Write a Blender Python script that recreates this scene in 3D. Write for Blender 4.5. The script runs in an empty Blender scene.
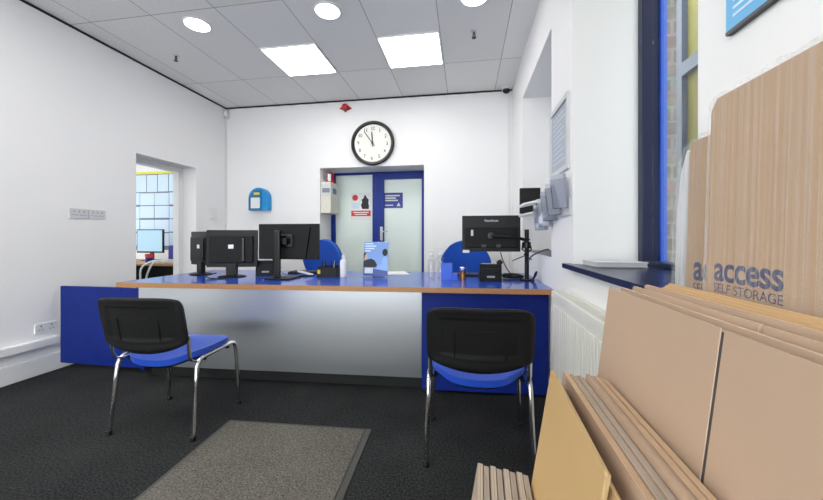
import bpy, bmesh, math, random
from mathutils import Vector, Matrix
random.seed(7)
PI = math.pi
scene = bpy.context.scene
COL = scene.collection

# ------------------------------------------------------------------ materials
def new_mat(name):
    m = bpy.data.materials.new(name); m.use_nodes = True
    nt = m.node_tree
    b = nt.nodes.get('Principled BSDF')
    return m, nt, b

def pbr(name, col, rough=0.5, metal=0.0, coat=0.0, trans=0.0, spec=None, noise=0.0, nscale=40.0, bump=0.0, bscale=200.0, stretch=None):
    m, nt, b = new_mat(name)
    b.inputs['Base Color'].default_value = (*col, 1)
    b.inputs['Roughness'].default_value = rough
    b.inputs['Metallic'].default_value = metal
    b.inputs['Coat Weight'].default_value = coat
    b.inputs['Transmission Weight'].default_value = trans
    if spec is not None: b.inputs['Specular IOR Level'].default_value = spec
    if noise or bump:
        tc = nt.nodes.new('ShaderNodeTexCoord')
        mp = nt.nodes.new('ShaderNodeMapping')
        nt.links.new(tc.outputs['Object'], mp.inputs['Vector'])
        if stretch: mp.inputs['Scale'].default_value = stretch
    if noise:
        n = nt.nodes.new('ShaderNodeTexNoise'); n.inputs['Scale'].default_value = nscale
        n.inputs['Detail'].default_value = 4
        nt.links.new(mp.outputs['Vector'], n.inputs['Vector'])
        r = nt.nodes.new('ShaderNodeValToRGB')
        r.color_ramp.elements[0].position = 0.25; r.color_ramp.elements[1].position = 0.75
        r.color_ramp.elements[0].color = (*[max(0, c*(1-noise)) for c in col], 1)
        r.color_ramp.elements[1].color = (*[min(1, c*(1+noise)) for c in col], 1)
        nt.links.new(n.outputs['Fac'], r.inputs['Fac'])
        nt.links.new(r.outputs['Color'], b.inputs['Base Color'])
    if bump:
        n2 = nt.nodes.new('ShaderNodeTexNoise'); n2.inputs['Scale'].default_value = bscale
        n2.inputs['Detail'].default_value = 3
        nt.links.new(mp.outputs['Vector'], n2.inputs['Vector'])
        bp = nt.nodes.new('ShaderNodeBump'); bp.inputs['Strength'].default_value = bump; bp.inputs['Distance'].default_value = 0.004
        nt.links.new(n2.outputs['Fac'], bp.inputs['Height'])
        nt.links.new(bp.outputs['Normal'], b.inputs['Normal'])
    return m

def emit(name, col, strength, base=0.8):
    m, nt, b = new_mat(name)
    b.inputs['Base Color'].default_value = (base, base, base, 1)
    b.inputs['Emission Color'].default_value = (*col, 1)
    b.inputs['Emission Strength'].default_value = strength
    return m

def math_node(nt, op, a, b=None):
    n = nt.nodes.new('ShaderNodeMath'); n.operation = op
    for i, v in enumerate((a, b)):
        if v is None: continue
        if isinstance(v, (int, float)): n.inputs[i].default_value = v
        else: nt.links.new(v, n.inputs[i])
    return n.outputs[0]

def carpet_mat(name, dark, light, scale, bias=0.5):
    m, nt, b = new_mat(name)
    tc = nt.nodes.new('ShaderNodeTexCoord')
    n = nt.nodes.new('ShaderNodeTexNoise'); n.inputs['Scale'].default_value = scale; n.inputs['Detail'].default_value = 6; n.inputs['Roughness'].default_value = 0.75
    nt.links.new(tc.outputs['Object'], n.inputs['Vector'])
    big = nt.nodes.new('ShaderNodeTexNoise'); big.inputs['Scale'].default_value = 2.2; big.inputs['Detail'].default_value = 3
    nt.links.new(tc.outputs['Object'], big.inputs['Vector'])
    v = math_node(nt, 'ADD', n.outputs['Fac'], math_node(nt, 'MULTIPLY', math_node(nt, 'SUBTRACT', big.outputs['Fac'], 0.5), 0.16))
    r = nt.nodes.new('ShaderNodeValToRGB')
    r.color_ramp.elements[0].position = bias-0.14; r.color_ramp.elements[1].position = bias+0.2
    r.color_ramp.elements[0].color = (*dark, 1); r.color_ramp.elements[1].color = (*light, 1)
    nt.links.new(v, r.inputs['Fac']); nt.links.new(r.outputs['Color'], b.inputs['Base Color'])
    b.inputs['Roughness'].default_value = 0.95; b.inputs['Specular IOR Level'].default_value = 0.1
    bp = nt.nodes.new('ShaderNodeBump'); bp.inputs['Strength'].default_value = 0.5; bp.inputs['Distance'].default_value = 0.004
    nt.links.new(n.outputs['Fac'], bp.inputs['Height']); nt.links.new(bp.outputs['Normal'], b.inputs['Normal'])
    return m

def ceiling_mat():
    m, nt, b = new_mat('mineral_fibre_tiles')
    tc = nt.nodes.new('ShaderNodeTexCoord')
    sx = nt.nodes.new('ShaderNodeSeparateXYZ'); nt.links.new(tc.outputs['Object'], sx.inputs[0])
    def seam(out, off, pitch, w):
        a = math_node(nt, 'DIVIDE', math_node(nt, 'ADD', out, off), pitch)
        fr = math_node(nt, 'FRACT', a)
        d = math_node(nt, 'ABSOLUTE', math_node(nt, 'SUBTRACT', fr, 0.5))
        return math_node(nt, 'LESS_THAN', d, w/pitch/2)
    # seams at X = -2.035 + .6k and Y = 3.69 - 1.2k
    s = math_node(nt, 'MAXIMUM', seam(sx.outputs['X'], 2.035+0.3, 0.6, 0.006), seam(sx.outputs['Y'], -3.69+0.6, 1.2, 0.006))
    n = nt.nodes.new('ShaderNodeTexNoise'); n.inputs['Scale'].default_value = 110; n.inputs['Detail'].default_value = 5; n.inputs['Roughness'].default_value = 0.8
    nt.links.new(tc.outputs['Object'], n.inputs['Vector'])
    r = nt.nodes.new('ShaderNodeValToRGB')
    r.color_ramp.elements[0].position = 0.36; r.color_ramp.elements[1].position = 0.56
    r.color_ramp.elements[0].color = (0.66, 0.65, 0.625, 1); r.color_ramp.elements[1].color = (0.90, 0.885, 0.86, 1)
    nt.links.new(n.outputs['Fac'], r.inputs['Fac'])
    # slightly different batches of tile
    cx = math_node(nt, 'FLOOR', math_node(nt, 'DIVIDE', math_node(nt, 'ADD', sx.outputs['X'], 2.035), 0.6))
    cy = math_node(nt, 'FLOOR', math_node(nt, 'DIVIDE', math_node(nt, 'ADD', sx.outputs['Y'], -3.69), 1.2))
    wn = nt.nodes.new('ShaderNodeTexWhiteNoise'); wn.noise_dimensions = '2D'
    cb = nt.nodes.new('ShaderNodeCombineXYZ'); nt.links.new(cx, cb.inputs[0]); nt.links.new(cy, cb.inputs[1])
    nt.links.new(cb.outputs[0], wn.inputs['Vector'])
    tint = math_node(nt, 'ADD', math_node(nt, 'MULTIPLY', wn.outputs['Value'], 0.08), 0.94)
    mx = nt.nodes.new('ShaderNodeMix'); mx.data_type = 'RGBA'; mx.blend_type = 'MULTIPLY'; mx.inputs[0].default_value = 1
    nt.links.new(r.outputs['Color'], mx.inputs[6]); 
    gc = nt.nodes.new('ShaderNodeCombineColor')
    for i in range(3): nt.links.new(tint, gc.inputs[i])
    nt.links.new(gc.outputs[0], mx.inputs[7])
    m2 = nt.nodes.new('ShaderNodeMix'); m2.data_type = 'RGBA'
    nt.links.new(s, m2.inputs[0]); nt.links.new(mx.outputs[2], m2.inputs[6]); m2.inputs[7].default_value = (0.30, 0.30, 0.29, 1)
    nt.links.new(m2.outputs[2], b.inputs['Base Color'])
    b.inputs['Roughness'].default_value = 0.95
    bp = nt.nodes.new('ShaderNodeBump'); bp.inputs['Strength'].default_value = 0.25; bp.inputs['Distance'].default_value = 0.003
    nt.links.new(n.outputs['Fac'], bp.inputs['Height']); nt.links.new(bp.outputs['Normal'], b.inputs['Normal'])
    return m

def card_mat(name, col, streak=0.08, axis='Y', rough=0.8, freq=90.0):
    """corrugated board: faint flute lines plus slow blotches, in object space"""
    m, nt, b = new_mat(name)
    tc = nt.nodes.new('ShaderNodeTexCoord')
    mp = nt.nodes.new('ShaderNodeMapping'); nt.links.new(tc.outputs['Object'], mp.inputs['Vector'])
    mp.inputs['Scale'].default_value = {'Y': (1, freq, 0.6), 'Z': (1, 0.6, freq), 'X': (freq, 1, 0.6)}[axis]
    n = nt.nodes.new('ShaderNodeTexNoise'); n.inputs['Scale'].default_value = 1.0; n.inputs['Detail'].default_value = 2
    nt.links.new(mp.outputs['Vector'], n.inputs['Vector'])
    n2 = nt.nodes.new('ShaderNodeTexNoise'); n2.inputs['Scale'].default_value = 7; n2.inputs['Detail'].default_value = 5
    nt.links.new(tc.outputs['Object'], n2.inputs['Vector'])
    v = math_node(nt, 'ADD', math_node(nt, 'MULTIPLY', n.outputs['Fac'], 0.7), math_node(nt, 'MULTIPLY', n2.outputs['Fac'], 0.3))
    r = nt.nodes.new('ShaderNodeValToRGB')
    r.color_ramp.elements[0].position = 0.3; r.color_ramp.elements[1].position = 0.7
    r.color_ramp.elements[0].color = (*[c*(1-streak) for c in col], 1)
    r.color_ramp.elements[1].color = (*[min(1, c*(1+streak)) for c in col], 1)
    nt.links.new(v, r.inputs['Fac']); nt.links.new(r.outputs['Color'], b.inputs['Base Color'])
    b.inputs['Roughness'].default_value = rough; b.inputs['Specular IOR Level'].default_value = 0.3
    return m

def edge_mat(name, a, c, freq=420.0):
    """cut edges of stacked board: fine lines along the sheet"""
    return card_mat(name, a, c, 'X', 0.9, freq)

def brushed_mat():
    m, nt, b = new_mat('brushed_steel')
    b.inputs['Metallic'].default_value = 1.0; b.inputs['Base Color'].default_value = (0.62, 0.64, 0.66, 1)
    tc = nt.nodes.new('ShaderNodeTexCoord'); mp = nt.nodes.new('ShaderNodeMapping')
    mp.inputs['Scale'].default_value = (3, 3, 300)
    nt.links.new(tc.outputs['Object'], mp.inputs['Vector'])
    n = nt.nodes.new('ShaderNodeTexNoise'); n.inputs['Scale'].default_value = 1; n.inputs['Detail'].default_value = 3
    nt.links.new(mp.outputs['Vector'], n.inputs['Vector'])
    nt.links.new(math_node(nt, 'ADD', math_node(nt, 'MULTIPLY', n.outputs['Fac'], 0.15), 0.32), b.inputs['Roughness'])
    bp = nt.nodes.new('ShaderNodeBump'); bp.inputs['Strength'].default_value = 0.12; bp.inputs['Distance'].default_value = 0.001
    nt.links.new(n.outputs['Fac'], bp.inputs['Height']); nt.links.new(bp.outputs['Normal'], b.inputs['Normal'])
    b.inputs['Anisotropic'].default_value = 0.5
    return m

def brick_mat():
    m, nt, b = new_mat('london_stock_brick')
    tc = nt.nodes.new('ShaderNodeTexCoord'); sx = nt.nodes.new('ShaderNodeSeparateXYZ'); nt.links.new(tc.outputs['Object'], sx.inputs[0])
    cb = nt.nodes.new('ShaderNodeCombineXYZ')
    nt.links.new(math_node(nt, 'ADD', sx.outputs['X'], sx.outputs['Y']), cb.inputs[0]); nt.links.new(sx.outputs['Z'], cb.inputs[1])
    br = nt.nodes.new('ShaderNodeTexBrick'); br.inputs['Scale'].default_value = 1
    br.inputs['Brick Width'].default_value = 0.215; br.inputs['Row Height'].default_value = 0.075; br.inputs['Mortar Size'].default_value = 0.008
    br.inputs['Color1'].default_value = (0.34, 0.255, 0.185, 1); br.inputs['Color2'].default_value = (0.22, 0.155, 0.115, 1); br.inputs['Mortar'].default_value = (0.32, 0.30, 0.27, 1)
    nt.links.new(cb.outputs[0], br.inputs['Vector'])
    n = nt.nodes.new('ShaderNodeTexNoise'); n.inputs['Scale'].default_value = 14; n.inputs['Detail'].default_value = 6
    nt.links.new(tc.outputs['Object'], n.inputs['Vector'])
    mx = nt.nodes.new('ShaderNodeMix'); mx.data_type = 'RGBA'; mx.blend_type = 'OVERLAY'; mx.inputs[0].default_value = 0.7
    nt.links.new(br.outputs['Color'], mx.inputs[6]); nt.links.new(n.outputs['Color'], mx.inputs[7])
    hs = nt.nodes.new('ShaderNodeHueSaturation'); hs.inputs['Saturation'].default_value = 0.6; nt.links.new(mx.outputs[2], hs.inputs['Color'])
    nt.links.new(hs.outputs['Color'], b.inputs['Base Color']); b.inputs['Roughness'].default_value = 0.95
    return m

def film_mat(name, tint, cover, rough=0.22, stretch=(8, 60, 5), bump=0.6, streak=0.25):
    """clear plastic wrap: mostly see-through, wrinkled gloss, milky where it gathers, whiter streaks painted as highlights"""
    m, nt, b = new_mat(name)
    out = nt.nodes.get('Material Output')
    tc = nt.nodes.new('ShaderNodeTexCoord'); mp = nt.nodes.new('ShaderNodeMapping'); mp.inputs['Scale'].default_value = stretch
    nt.links.new(tc.outputs['Object'], mp.inputs['Vector'])
    n = nt.nodes.new('ShaderNodeTexNoise'); n.inputs['Scale'].default_value = 1; n.inputs['Detail'].default_value = 4; n.inputs['Distortion'].default_value = 0.6
    nt.links.new(mp.outputs['Vector'], n.inputs['Vector'])
    b.inputs['Base Color'].default_value = (*tint, 1); b.inputs['Roughness'].default_value = rough
    bp = nt.nodes.new('ShaderNodeBump'); bp.inputs['Strength'].default_value = bump; bp.inputs['Distance'].default_value = 0.006
    nt.links.new(n.outputs['Fac'], bp.inputs['Height']); nt.links.new(bp.outputs['Normal'], b.inputs['Normal'])
    tr = nt.nodes.new('ShaderNodeBsdfTransparent')
    mix = nt.nodes.new('ShaderNodeMixShader')
    r = nt.nodes.new('ShaderNodeMapRange'); r.inputs['From Min'].default_value = 0.42; r.inputs['From Max'].default_value = 0.75
    r.inputs['To Min'].default_value = cover; r.inputs['To Max'].default_value = cover+streak  # streaks of extra cover stand in for highlights on the wrinkles
    nt.links.new(n.outputs['Fac'], r.inputs['Value'])
    nt.links.new(r.outputs['Result'], mix.inputs['Fac'])
    nt.links.new(tr.outputs[0], mix.inputs[1]); nt.links.new(b.outputs[0], mix.inputs[2])
    nt.links.new(mix.outputs[0], out.inputs['Surface'])
    return m

def glass_mat(name, tint=(1, 1, 1), gloss=0.08):
    m, nt, b = new_mat(name); out = nt.nodes.get('Material Output')
    tr = nt.nodes.new('ShaderNodeBsdfTransparent'); tr.inputs['Color'].default_value = (*tint, 1)
    gl = nt.nodes.new('ShaderNodeBsdfGlossy'); gl.inputs['Roughness'].default_value = 0.03
    fr = nt.nodes.new('ShaderNodeFresnel'); fr.inputs['IOR'].default_value = 1.45
    mix = nt.nodes.new('ShaderNodeMixShader')
    nt.links.new(math_node(nt, 'ADD', math_node(nt, 'MULTIPLY', fr.outputs[0], 0.10), gloss*0.3), mix.inputs['Fac'])
    nt.links.new(tr.outputs[0], mix.inputs[1]); nt.links.new(gl.outputs[0], mix.inputs[2]); nt.links.new(mix.outputs[0], out.inputs['Surface'])
    return m

def frosted_mat():
    m, nt, b = new_mat('frosted_glass'); out = nt.nodes.get('Material Output')
    b.inputs['Base Color'].default_value = (0.84, 0.90, 0.87, 1); b.inputs['Roughness'].default_value = 0.35
    tl = nt.nodes.new('ShaderNodeBsdfTranslucent'); tl.inputs['Color'].default_value = (0.88, 0.95, 0.91, 1)
    mix = nt.nodes.new('ShaderNodeMixShader'); mix.inputs['Fac'].default_value = 0.4
    nt.links.new(b.outputs[0], mix.inputs[1]); nt.links.new(tl.outputs[0], mix.inputs[2]); nt.links.new(mix.outputs[0], out.inputs['Surface'])
    return m

M = dict(
    wall=pbr('white_wall_paint', (0.845, 0.84, 0.833), 0.6, bump=0.05, bscale=60),
    trim=pbr('white_gloss_trim', (0.80, 0.80, 0.79), 0.35),
    carpet=carpet_mat('charcoal_carpet', (0.006, 0.0065, 0.007), (0.066, 0.067, 0.067), 105, 0.52),
    mat=carpet_mat('taupe_ribbed_mat', (0.045, 0.042, 0.036), (0.23, 0.215, 0.185), 120, 0.5),
    matedge=pbr('rubber_mat_edge', (0.06, 0.06, 0.055), 0.8),
    ceiling=ceiling_mat(),
    shadowgap=pbr('dark_shadow_gap', (0.015, 0.015, 0.015), 0.9),
    panel=emit('led_panel_diffuser', (1.0, 0.975, 0.945), 11.0),
    lamp=emit('downlight_diffuser', (1.0, 0.98, 0.95), 14.0),
    whitemetal=pbr('white_powder_coat', (0.82, 0.82, 0.82), 0.4),
    blue_top=pbr('blue_laminate', (0.010, 0.065, 0.44), 0.22, coat=0.3),
    blue_panel=pbr('deep_blue_panel', (0.005, 0.020, 0.19), 0.5, spec=0.2, noise=0.12, nscale=12),
    wood=pbr('oak_edge_band', (0.40, 0.195, 0.07), 0.45, noise=0.2, nscale=30, stretch=(1, 6, 12)),
    steel=brushed_mat(),
    black=pbr('black_plastic', (0.006, 0.006, 0.006), 0.45, spec=0.3),
    black_tex=pbr('textured_black_plastic', (0.006, 0.006, 0.006), 0.55, spec=0.25, bump=0.3, bscale=900),
    black_gloss=pbr('gloss_black_plastic', (0.006, 0.006, 0.006), 0.25, spec=0.35),
    darkgrey=pbr('dark_grey_plastic', (0.05, 0.052, 0.055), 0.45),
    grey=pbr('mid_grey_plastic', (0.32, 0.33, 0.34), 0.5),
    lightgrey=pbr('light_grey_plastic', (0.60, 0.61, 0.62), 0.5),
    kick=pbr('black_kick_board', (0.006, 0.006, 0.006), 0.6),
    chrome=pbr('chrome_tube', (0.72, 0.72, 0.72), 0.14, metal=1.0),
    seat=pbr('blue_vinyl', (0.016, 0.075, 0.50), 0.38, bump=0.1, bscale=300),
    chairblue=pbr('blue_chair_fabric', (0.008, 0.09, 0.52), 0.7, bump=0.2, bscale=500),
    navy=pbr('navy_gloss_paint', (0.007, 0.012, 0.050), 0.3, coat=0.1, spec=0.3),
    navyblue=pbr('royal_blue_paint', (0.004, 0.026, 0.25), 0.4, spec=0.25),
    brightblue=pbr('bright_blue_paint', (0.015, 0.10, 0.62), 0.35),
    frost=frosted_mat(),
    glass=glass_mat('clear_window_glass', (0.97, 0.99, 0.98)),
    leaflet=pbr('grey_blue_leaflet', (0.46, 0.48, 0.54), 0.5),
    printpale=pbr('pale_blue_print', (0.50, 0.57, 0.66), 0.5),
    printgrey=pbr('pale_grey_print', (0.40, 0.43, 0.48), 0.5),
    acrylic=glass_mat('clear_acrylic', (0.92, 0.93, 0.95), 0.3),
    brick=brick_mat(),
    yellow_board=pbr('yellow_site_board', (0.17, 0.15, 0.022), 0.7, noise=0.15, nscale=9),
    steelblue=pbr('grey_blue_steel', (0.04, 0.052, 0.09), 0.5),
    paving=pbr('grey_paving', (0.30, 0.30, 0.29), 0.9, noise=0.2, nscale=6),
    radiator=pbr('cream_radiator_enamel', (0.78, 0.77, 0.70), 0.35),
    cream=pbr('cream_plastic', (0.70, 0.67, 0.58), 0.5),
    red=pbr('red_plastic', (0.50, 0.012, 0.018), 0.25),
    redprint=pbr('red_print', (0.62, 0.035, 0.03), 0.6),
    aid=pbr('teal_blue_plastic', (0.006, 0.25, 0.60), 0.3),
    aid_dark=pbr('teal_plastic', (0.008, 0.16, 0.34), 0.35),
    lime=pbr('lime_yellow_strip', (0.78, 0.78, 0.05), 0.5),
    yellow=pbr('yellow_print', (0.80, 0.58, 0.02), 0.5),
    paper=pbr('white_paper', (0.82, 0.82, 0.82), 0.75),
    paperblue=pbr('pale_printed_paper', (0.62, 0.76, 0.90), 0.75, noise=0.10, nscale=60, stretch=(1, 1, 5)),
    ink=pbr('black_ink', (0.012, 0.012, 0.013), 0.6),
    greyink=pbr('grey_ink', (0.22, 0.25, 0.30), 0.7),
    blueink=pbr('blue_grey_ink', (0.045, 0.055, 0.13), 0.75),
    lightblue=pbr('sky_blue_print', (0.13, 0.44, 0.74), 0.5),
    posterblue=pbr('poster_blue', (0.17, 0.32, 0.66), 0.35),
    posterdeep=pbr('poster_deep_blue', (0.03, 0.07, 0.30), 0.35),
    shirt=pbr('poster_shirt_blue', (0.22, 0.40, 0.80), 0.35),
    skin=pbr('poster_skin', (0.55, 0.33, 0.24), 0.4),
    signblue=pbr('door_sign_blue', (0.015, 0.04, 0.26), 0.5),
    dialwhite=pbr('clock_dial', (0.80, 0.80, 0.74), 0.5),
    screen=emit('lit_monitor_screen', (0.42, 0.68, 0.85), 0.8, 0.02),
    bottle=pbr('white_bottle', (0.80, 0.80, 0.82), 0.3),
    amber=pbr('amber_metal_cup', (0.30, 0.14, 0.06), 0.25, metal=0.6),
    card_pink=card_mat('pale_brown_board', (0.45, 0.320, 0.225), 0.05, 'X', 0.65, 30),
    card_brown=card_mat('kraft_board', (0.44, 0.295, 0.18), 0.09, 'Y', 0.75, 190),
    card_tan=card_mat('tan_board', (0.50, 0.33, 0.145), 0.05, 'X', 0.7, 30),
    card_dark=card_mat('grey_brown_board', (0.40, 0.31, 0.24), 0.10, 'X', 0.85, 60),
    card_orange=card_mat('warm_kraft_board', (0.60, 0.40, 0.21), 0.08, 'X', 0.75, 40),
    edge_a=edge_mat('grey_board_edge', (0.42, 0.345, 0.275), 0.35),
    edge_b=edge_mat('warm_board_edge', (0.55, 0.38, 0.235), 0.25),
    wrap=film_mat('clear_plastic_wrap', (0.80, 0.80, 0.80), 0.06, 0.22, (8, 150, 0.8), 0.7, 0.20),
    wrapmilky=film_mat('milky_plastic_wrap', (0.84, 0.85, 0.87), 0.40, 0.3, (10, 45, 3), 0.7, 0.35),
    edge_t=edge_mat('tan_board_edge', (0.52, 0.37, 0.19), 0.2),
    edge_p=edge_mat('pale_board_edge', (0.68, 0.53, 0.40), 0.12),
    edge_o=edge_mat('orange_board_edge', (0.74, 0.52, 0.29), 0.15),  # paler than the faces: an edge highlight put into the colour
    shadowgrey=pbr('sheet_shadow_grey', (0.16, 0.20, 0.27), 0.9),
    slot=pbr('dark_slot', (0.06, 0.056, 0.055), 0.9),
)

# ------------------------------------------------------------------ mesh helpers
class MB:
    """collects shapes in one bmesh; build() links them as ONE object"""
    def __init__(s): s.bm = bmesh.new(); s.mats = []
    def _mi(s, faces, mat):
        if mat is None: return
        if mat not in s.mats: s.mats.append(mat)
        i = s.mats.index(mat)+1
        for f in faces: f.material_index = i
    def box(s, x0, x1, y0, y1, z0, z1, bevel=0, M_=None, mat=None, seg=2):
        ret = bmesh.ops.create_cube(s.bm, size=1)
        vs = ret['verts']
        bmesh.ops.scale(s.bm, vec=(abs(x1-x0), abs(y1-y0), abs(z1-z0)), verts=vs)
        bmesh.ops.translate(s.bm, vec=((x0+x1)/2, (y0+y1)/2, (z0+z1)/2), verts=vs)
        if bevel:
            es = list({e for v in vs for e in v.link_edges})
            r = bmesh.ops.bevel(s.bm, geom=es, offset=bevel, segments=seg, affect='EDGES', profile=0.5)
            vs = list({v for f in r['faces'] for v in f.verts} | {v for v in vs if v.is_valid})
            seen = set(vs); stack = list(vs)
            while stack:
                v = stack.pop()
                for e in v.link_edges:
                    o = e.other_vert(v)
                    if o not in seen: seen.add(o); stack.append(o)
            vs = list(seen)
        if M_ is not None: bmesh.ops.transform(s.bm, matrix=M_, verts=vs)
        s._mi({f for v in vs for f in v.link_faces}, mat)
        return s
    def tube(s, pts, r, n=12, caps=True, r2=None, mat=None, close=False):
        pts = [Vector(p) for p in pts]; rings = []
        k = len(pts)
        rr = r if isinstance(r, (list, tuple)) else [r]*k
        up = None
        for i, p in enumerate(pts):
            if i == 0: t = pts[1]-pts[0]
            elif i == k-1: t = pts[-1]-pts[-2]
            else: t = (pts[i+1]-p).normalized()+(p-pts[i-1]).normalized()
            t.normalize()
            if up is None:
                up = Vector((0, 0, 1)) if abs(t.z) < 0.9 else Vector((0, 1, 0))
            a = (up - t*up.dot(t)).normalized(); up = a
            b = t.cross(a)
            rb = rr[i]*(r2/r if r2 else 1)
            rings.append([s.bm.verts.new(p+a*rb*math.cos(2*PI*j/n)+b*rr[i]*math.sin(2*PI*j/n)) for j in range(n)])
        fs = []
        for i in range(k-1):
            for j in range(n):
                fs.append(s.bm.faces.new((rings[i][j], rings[i][(j+1) % n], rings[i+1][(j+1) % n], rings[i+1][j])))
        if caps:
            fs.append(s.bm.faces.new(rings[0][::-1])); fs.append(s.bm.faces.new(rings[-1]))
        s._mi(fs, mat); return s
    def lathe(s, prof, n=24, M_=None, mat=None):
        """profile (r, z) about Z"""
        rings = []; new = []
        for r, z in prof:
            if r < 1e-6: ring = [s.bm.verts.new((0, 0, z))]
            else: ring = [s.bm.verts.new((r*math.cos(2*PI*j/n), r*math.sin(2*PI*j/n), z)) for j in range(n)]
            rings.append(ring); new += ring
        fs = []
        for a, b in zip(rings, rings[1:]):
            for j in range(n):
                q = [a[j % len(a)], a[(j+1) % len(a)], b[(j+1) % len(b)], b[j % len(b)]]
                u = []
                for v in q:
                    if v not in u: u.append(v)
                if len(u) > 2: fs.append(s.bm.faces.new(u))
        if len(rings[0]) > 1: fs.append(s.bm.faces.new(rings[0][::-1]))
        if len(rings[-1]) > 1: fs.append(s.bm.faces.new(rings[-1]))
        if M_ is not None: bmesh.ops.transform(s.bm, matrix=M_, verts=new)
        s._mi(fs, mat); return s
    def prism(s, poly, h0, h1, M_=None, mat=None):
        """polygon in local XY, extruded along local Z from h0 to h1"""
        a = [s.bm.verts.new((x, y, h0)) for x, y in poly]; b = [s.bm.verts.new((x, y, h1)) for x, y in poly]
        n = len(poly)
        fs = [s.bm.faces.new(a[::-1]), s.bm.faces.new(b)]
        for i in range(n): fs.append(s.bm.faces.new((a[i], a[(i+1) % n], b[(i+1) % n], b[i])))
        if M_ is not None: bmesh.ops.transform(s.bm, matrix=M_, verts=a+b)
        s._mi(fs, mat); return s
    def grid(s, f, nu, nv, mat=None, flip=False):
        V = [[s.bm.verts.new(f(i/nu, j/nv)) for j in range(nv+1)] for i in range(nu+1)]
        fs = []
        for i in range(nu):
            for j in range(nv):
                q = (V[i][j], V[i+1][j], V[i+1][j+1], V[i][j+1])
                fs.append(s.bm.faces.new(q[::-1] if flip else q))
        s._mi(fs, mat); return V
    def slab(s, f, g, nu, nv, mat=None):
        """closed solid between two gridded surfaces f and g"""
        A = s.grid(f, nu, nv, mat); B = s.grid(g, nu, nv, mat, True); fs = []
        rim = [(i, 0) for i in range(nu)]+[(nu, j) for j in range(nv)]+[(i, nv) for i in range(nu, 0, -1)]+[(0, j) for j in range(nv, 0, -1)]
        for k in range(len(rim)):
            a, b = rim[k], rim[(k+1) % len(rim)]
            fs.append(s.bm.faces.new((A[b[0]][b[1]], A[a[0]][a[1]], B[a[0]][a[1]], B[b[0]][b[1]])))
        s._mi(fs, mat); return s
    def build(s, name, mat, parent=None, smooth=False, loc=None, rot=None):
        bmesh.ops.recalc_face_normals(s.bm, faces=s.bm.faces)
        me = bpy.data.meshes.new(name); s.bm.to_mesh(me); s.bm.free()
        me.materials.append(mat)
        for m in s.mats: me.materials.append(m)
        if smooth:
            for p in me.polygons: p.use_smooth = True
            try: me.set_sharp_from_angle(angle=math.radians(40))
            except Exception: pass
        o = bpy.data.objects.new(name, me); COL.objects.link(o)
        if parent is not None: o.parent = parent
        if loc is not None: o.location = loc
        if rot is not None: o.rotation_euler = rot
        return o

def root(name, loc=(0, 0, 0), rz=0):
    o = bpy.data.objects.new(name, None); COL.objects.link(o)
    o.empty_display_size = 0.1
    o.location = loc; o.rotation_euler = (0, 0, rz); return o
def tag(o, label, cat, group=None):
    o['label'] = label; o['category'] = cat
    if group: o['group'] = group
    return o
def struct(o): o['kind'] = 'structure'; return o
def copy_tree(o, parent=None):
    c = o.copy(); COL.objects.link(c)
    if parent is not None: c.parent = parent
    for ch in list(o.children): copy_tree(ch, c)
    return c
def arc(c, r, a0, a1, n, plane='xz'):
    out = []
    for i in range(n+1):
        a = a0+(a1-a0)*i/n
        out.append((c[0]+r*math.cos(a), c[1]+r*math.sin(a)))
    return out
def rrect(w, h, r, n=5, cx=0, cy=0):
    pts = []
    for sx, sy, a0 in ((1, 1, 0), (-1, 1, PI/2), (-1, -1, PI), (1, -1, 1.5*PI)):
        for i in range(n+1):
            a = a0+PI/2*i/n
            pts.append((cx+sx*(w/2-r)+r*math.cos(a), cy+sy*(h/2-r)+r*math.sin(a)))
    return pts
def frame_mat(origin, xa, ya, za):
    m = Matrix.Identity(4)
    for i, v in enumerate((xa, ya, za)):
        for j in range(3): m[j][i] = v[j]
    for j in range(3): m[j][3] = origin[j]
    return m
def face_front(o): return frame_mat(o, (1, 0, 0), (0, 0, 1), (0, -1, 0))     # faces -Y
def face_left(o): return frame_mat(o, (0, -1, 0), (0, 0, 1), (-1, 0, 0))     # faces -X (right wall)
def face_right(o): return frame_mat(o, (0, 1, 0), (0, 0, 1), (1, 0, 0))      # faces +X (left wall)
def text_mesh(name, body, width, height, mat, parent, Mx, extrude=0.0004, bold=0.0, spacing=1.0, center=False):
    """lettering fitted to width x height (height of its bounding box), as a mesh part"""
    cu = bpy.data.curves.new(name, 'FONT'); cu.body = body; cu.size = 1; cu.extrude = 0.0; cu.offset = bold; cu.space_character = spacing
    ob = bpy.data.objects.new(name+'_tmp', cu); COL.objects.link(ob)
    dg = bpy.context.evaluated_depsgraph_get()
    me = bpy.data.meshes.new_from_object(ob.evaluated_get(dg))
    bpy.data.objects.remove(ob); bpy.data.curves.remove(cu)
    xs = [v.co.x for v in me.vertices]; ys = [v.co.y for v in me.vertices]
    x0, x1, y0, y1 = min(xs), max(xs), min(ys), max(ys)
    sx = width/(x1-x0); sy = height/(y1-y0)
    for v in me.vertices: v.co = Mx @ Vector(((v.co.x-x0)*sx, (v.co.y-y0)*sy, extrude))
    me.name = name; me.materials.clear(); me.materials.append(mat)
    o = bpy.data.objects.new(name, me); COL.objects.link(o); o.parent = parent
    return o

# ------------------------------------------------------------------ the room
W = 0.58         # right wall face
L = -3.46        # left wall face
B = 4.474        # back wall face
CH = 3.0
struct(MB().box(-6.6, 0.985, -3.3, 5.7, -0.1, 0).build('floor', M['carpet']))
struct(MB().box(-6.6, 0.985, -3.3, 5.7, CH, CH+0.1).build('ceiling', M['ceiling']))

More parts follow.
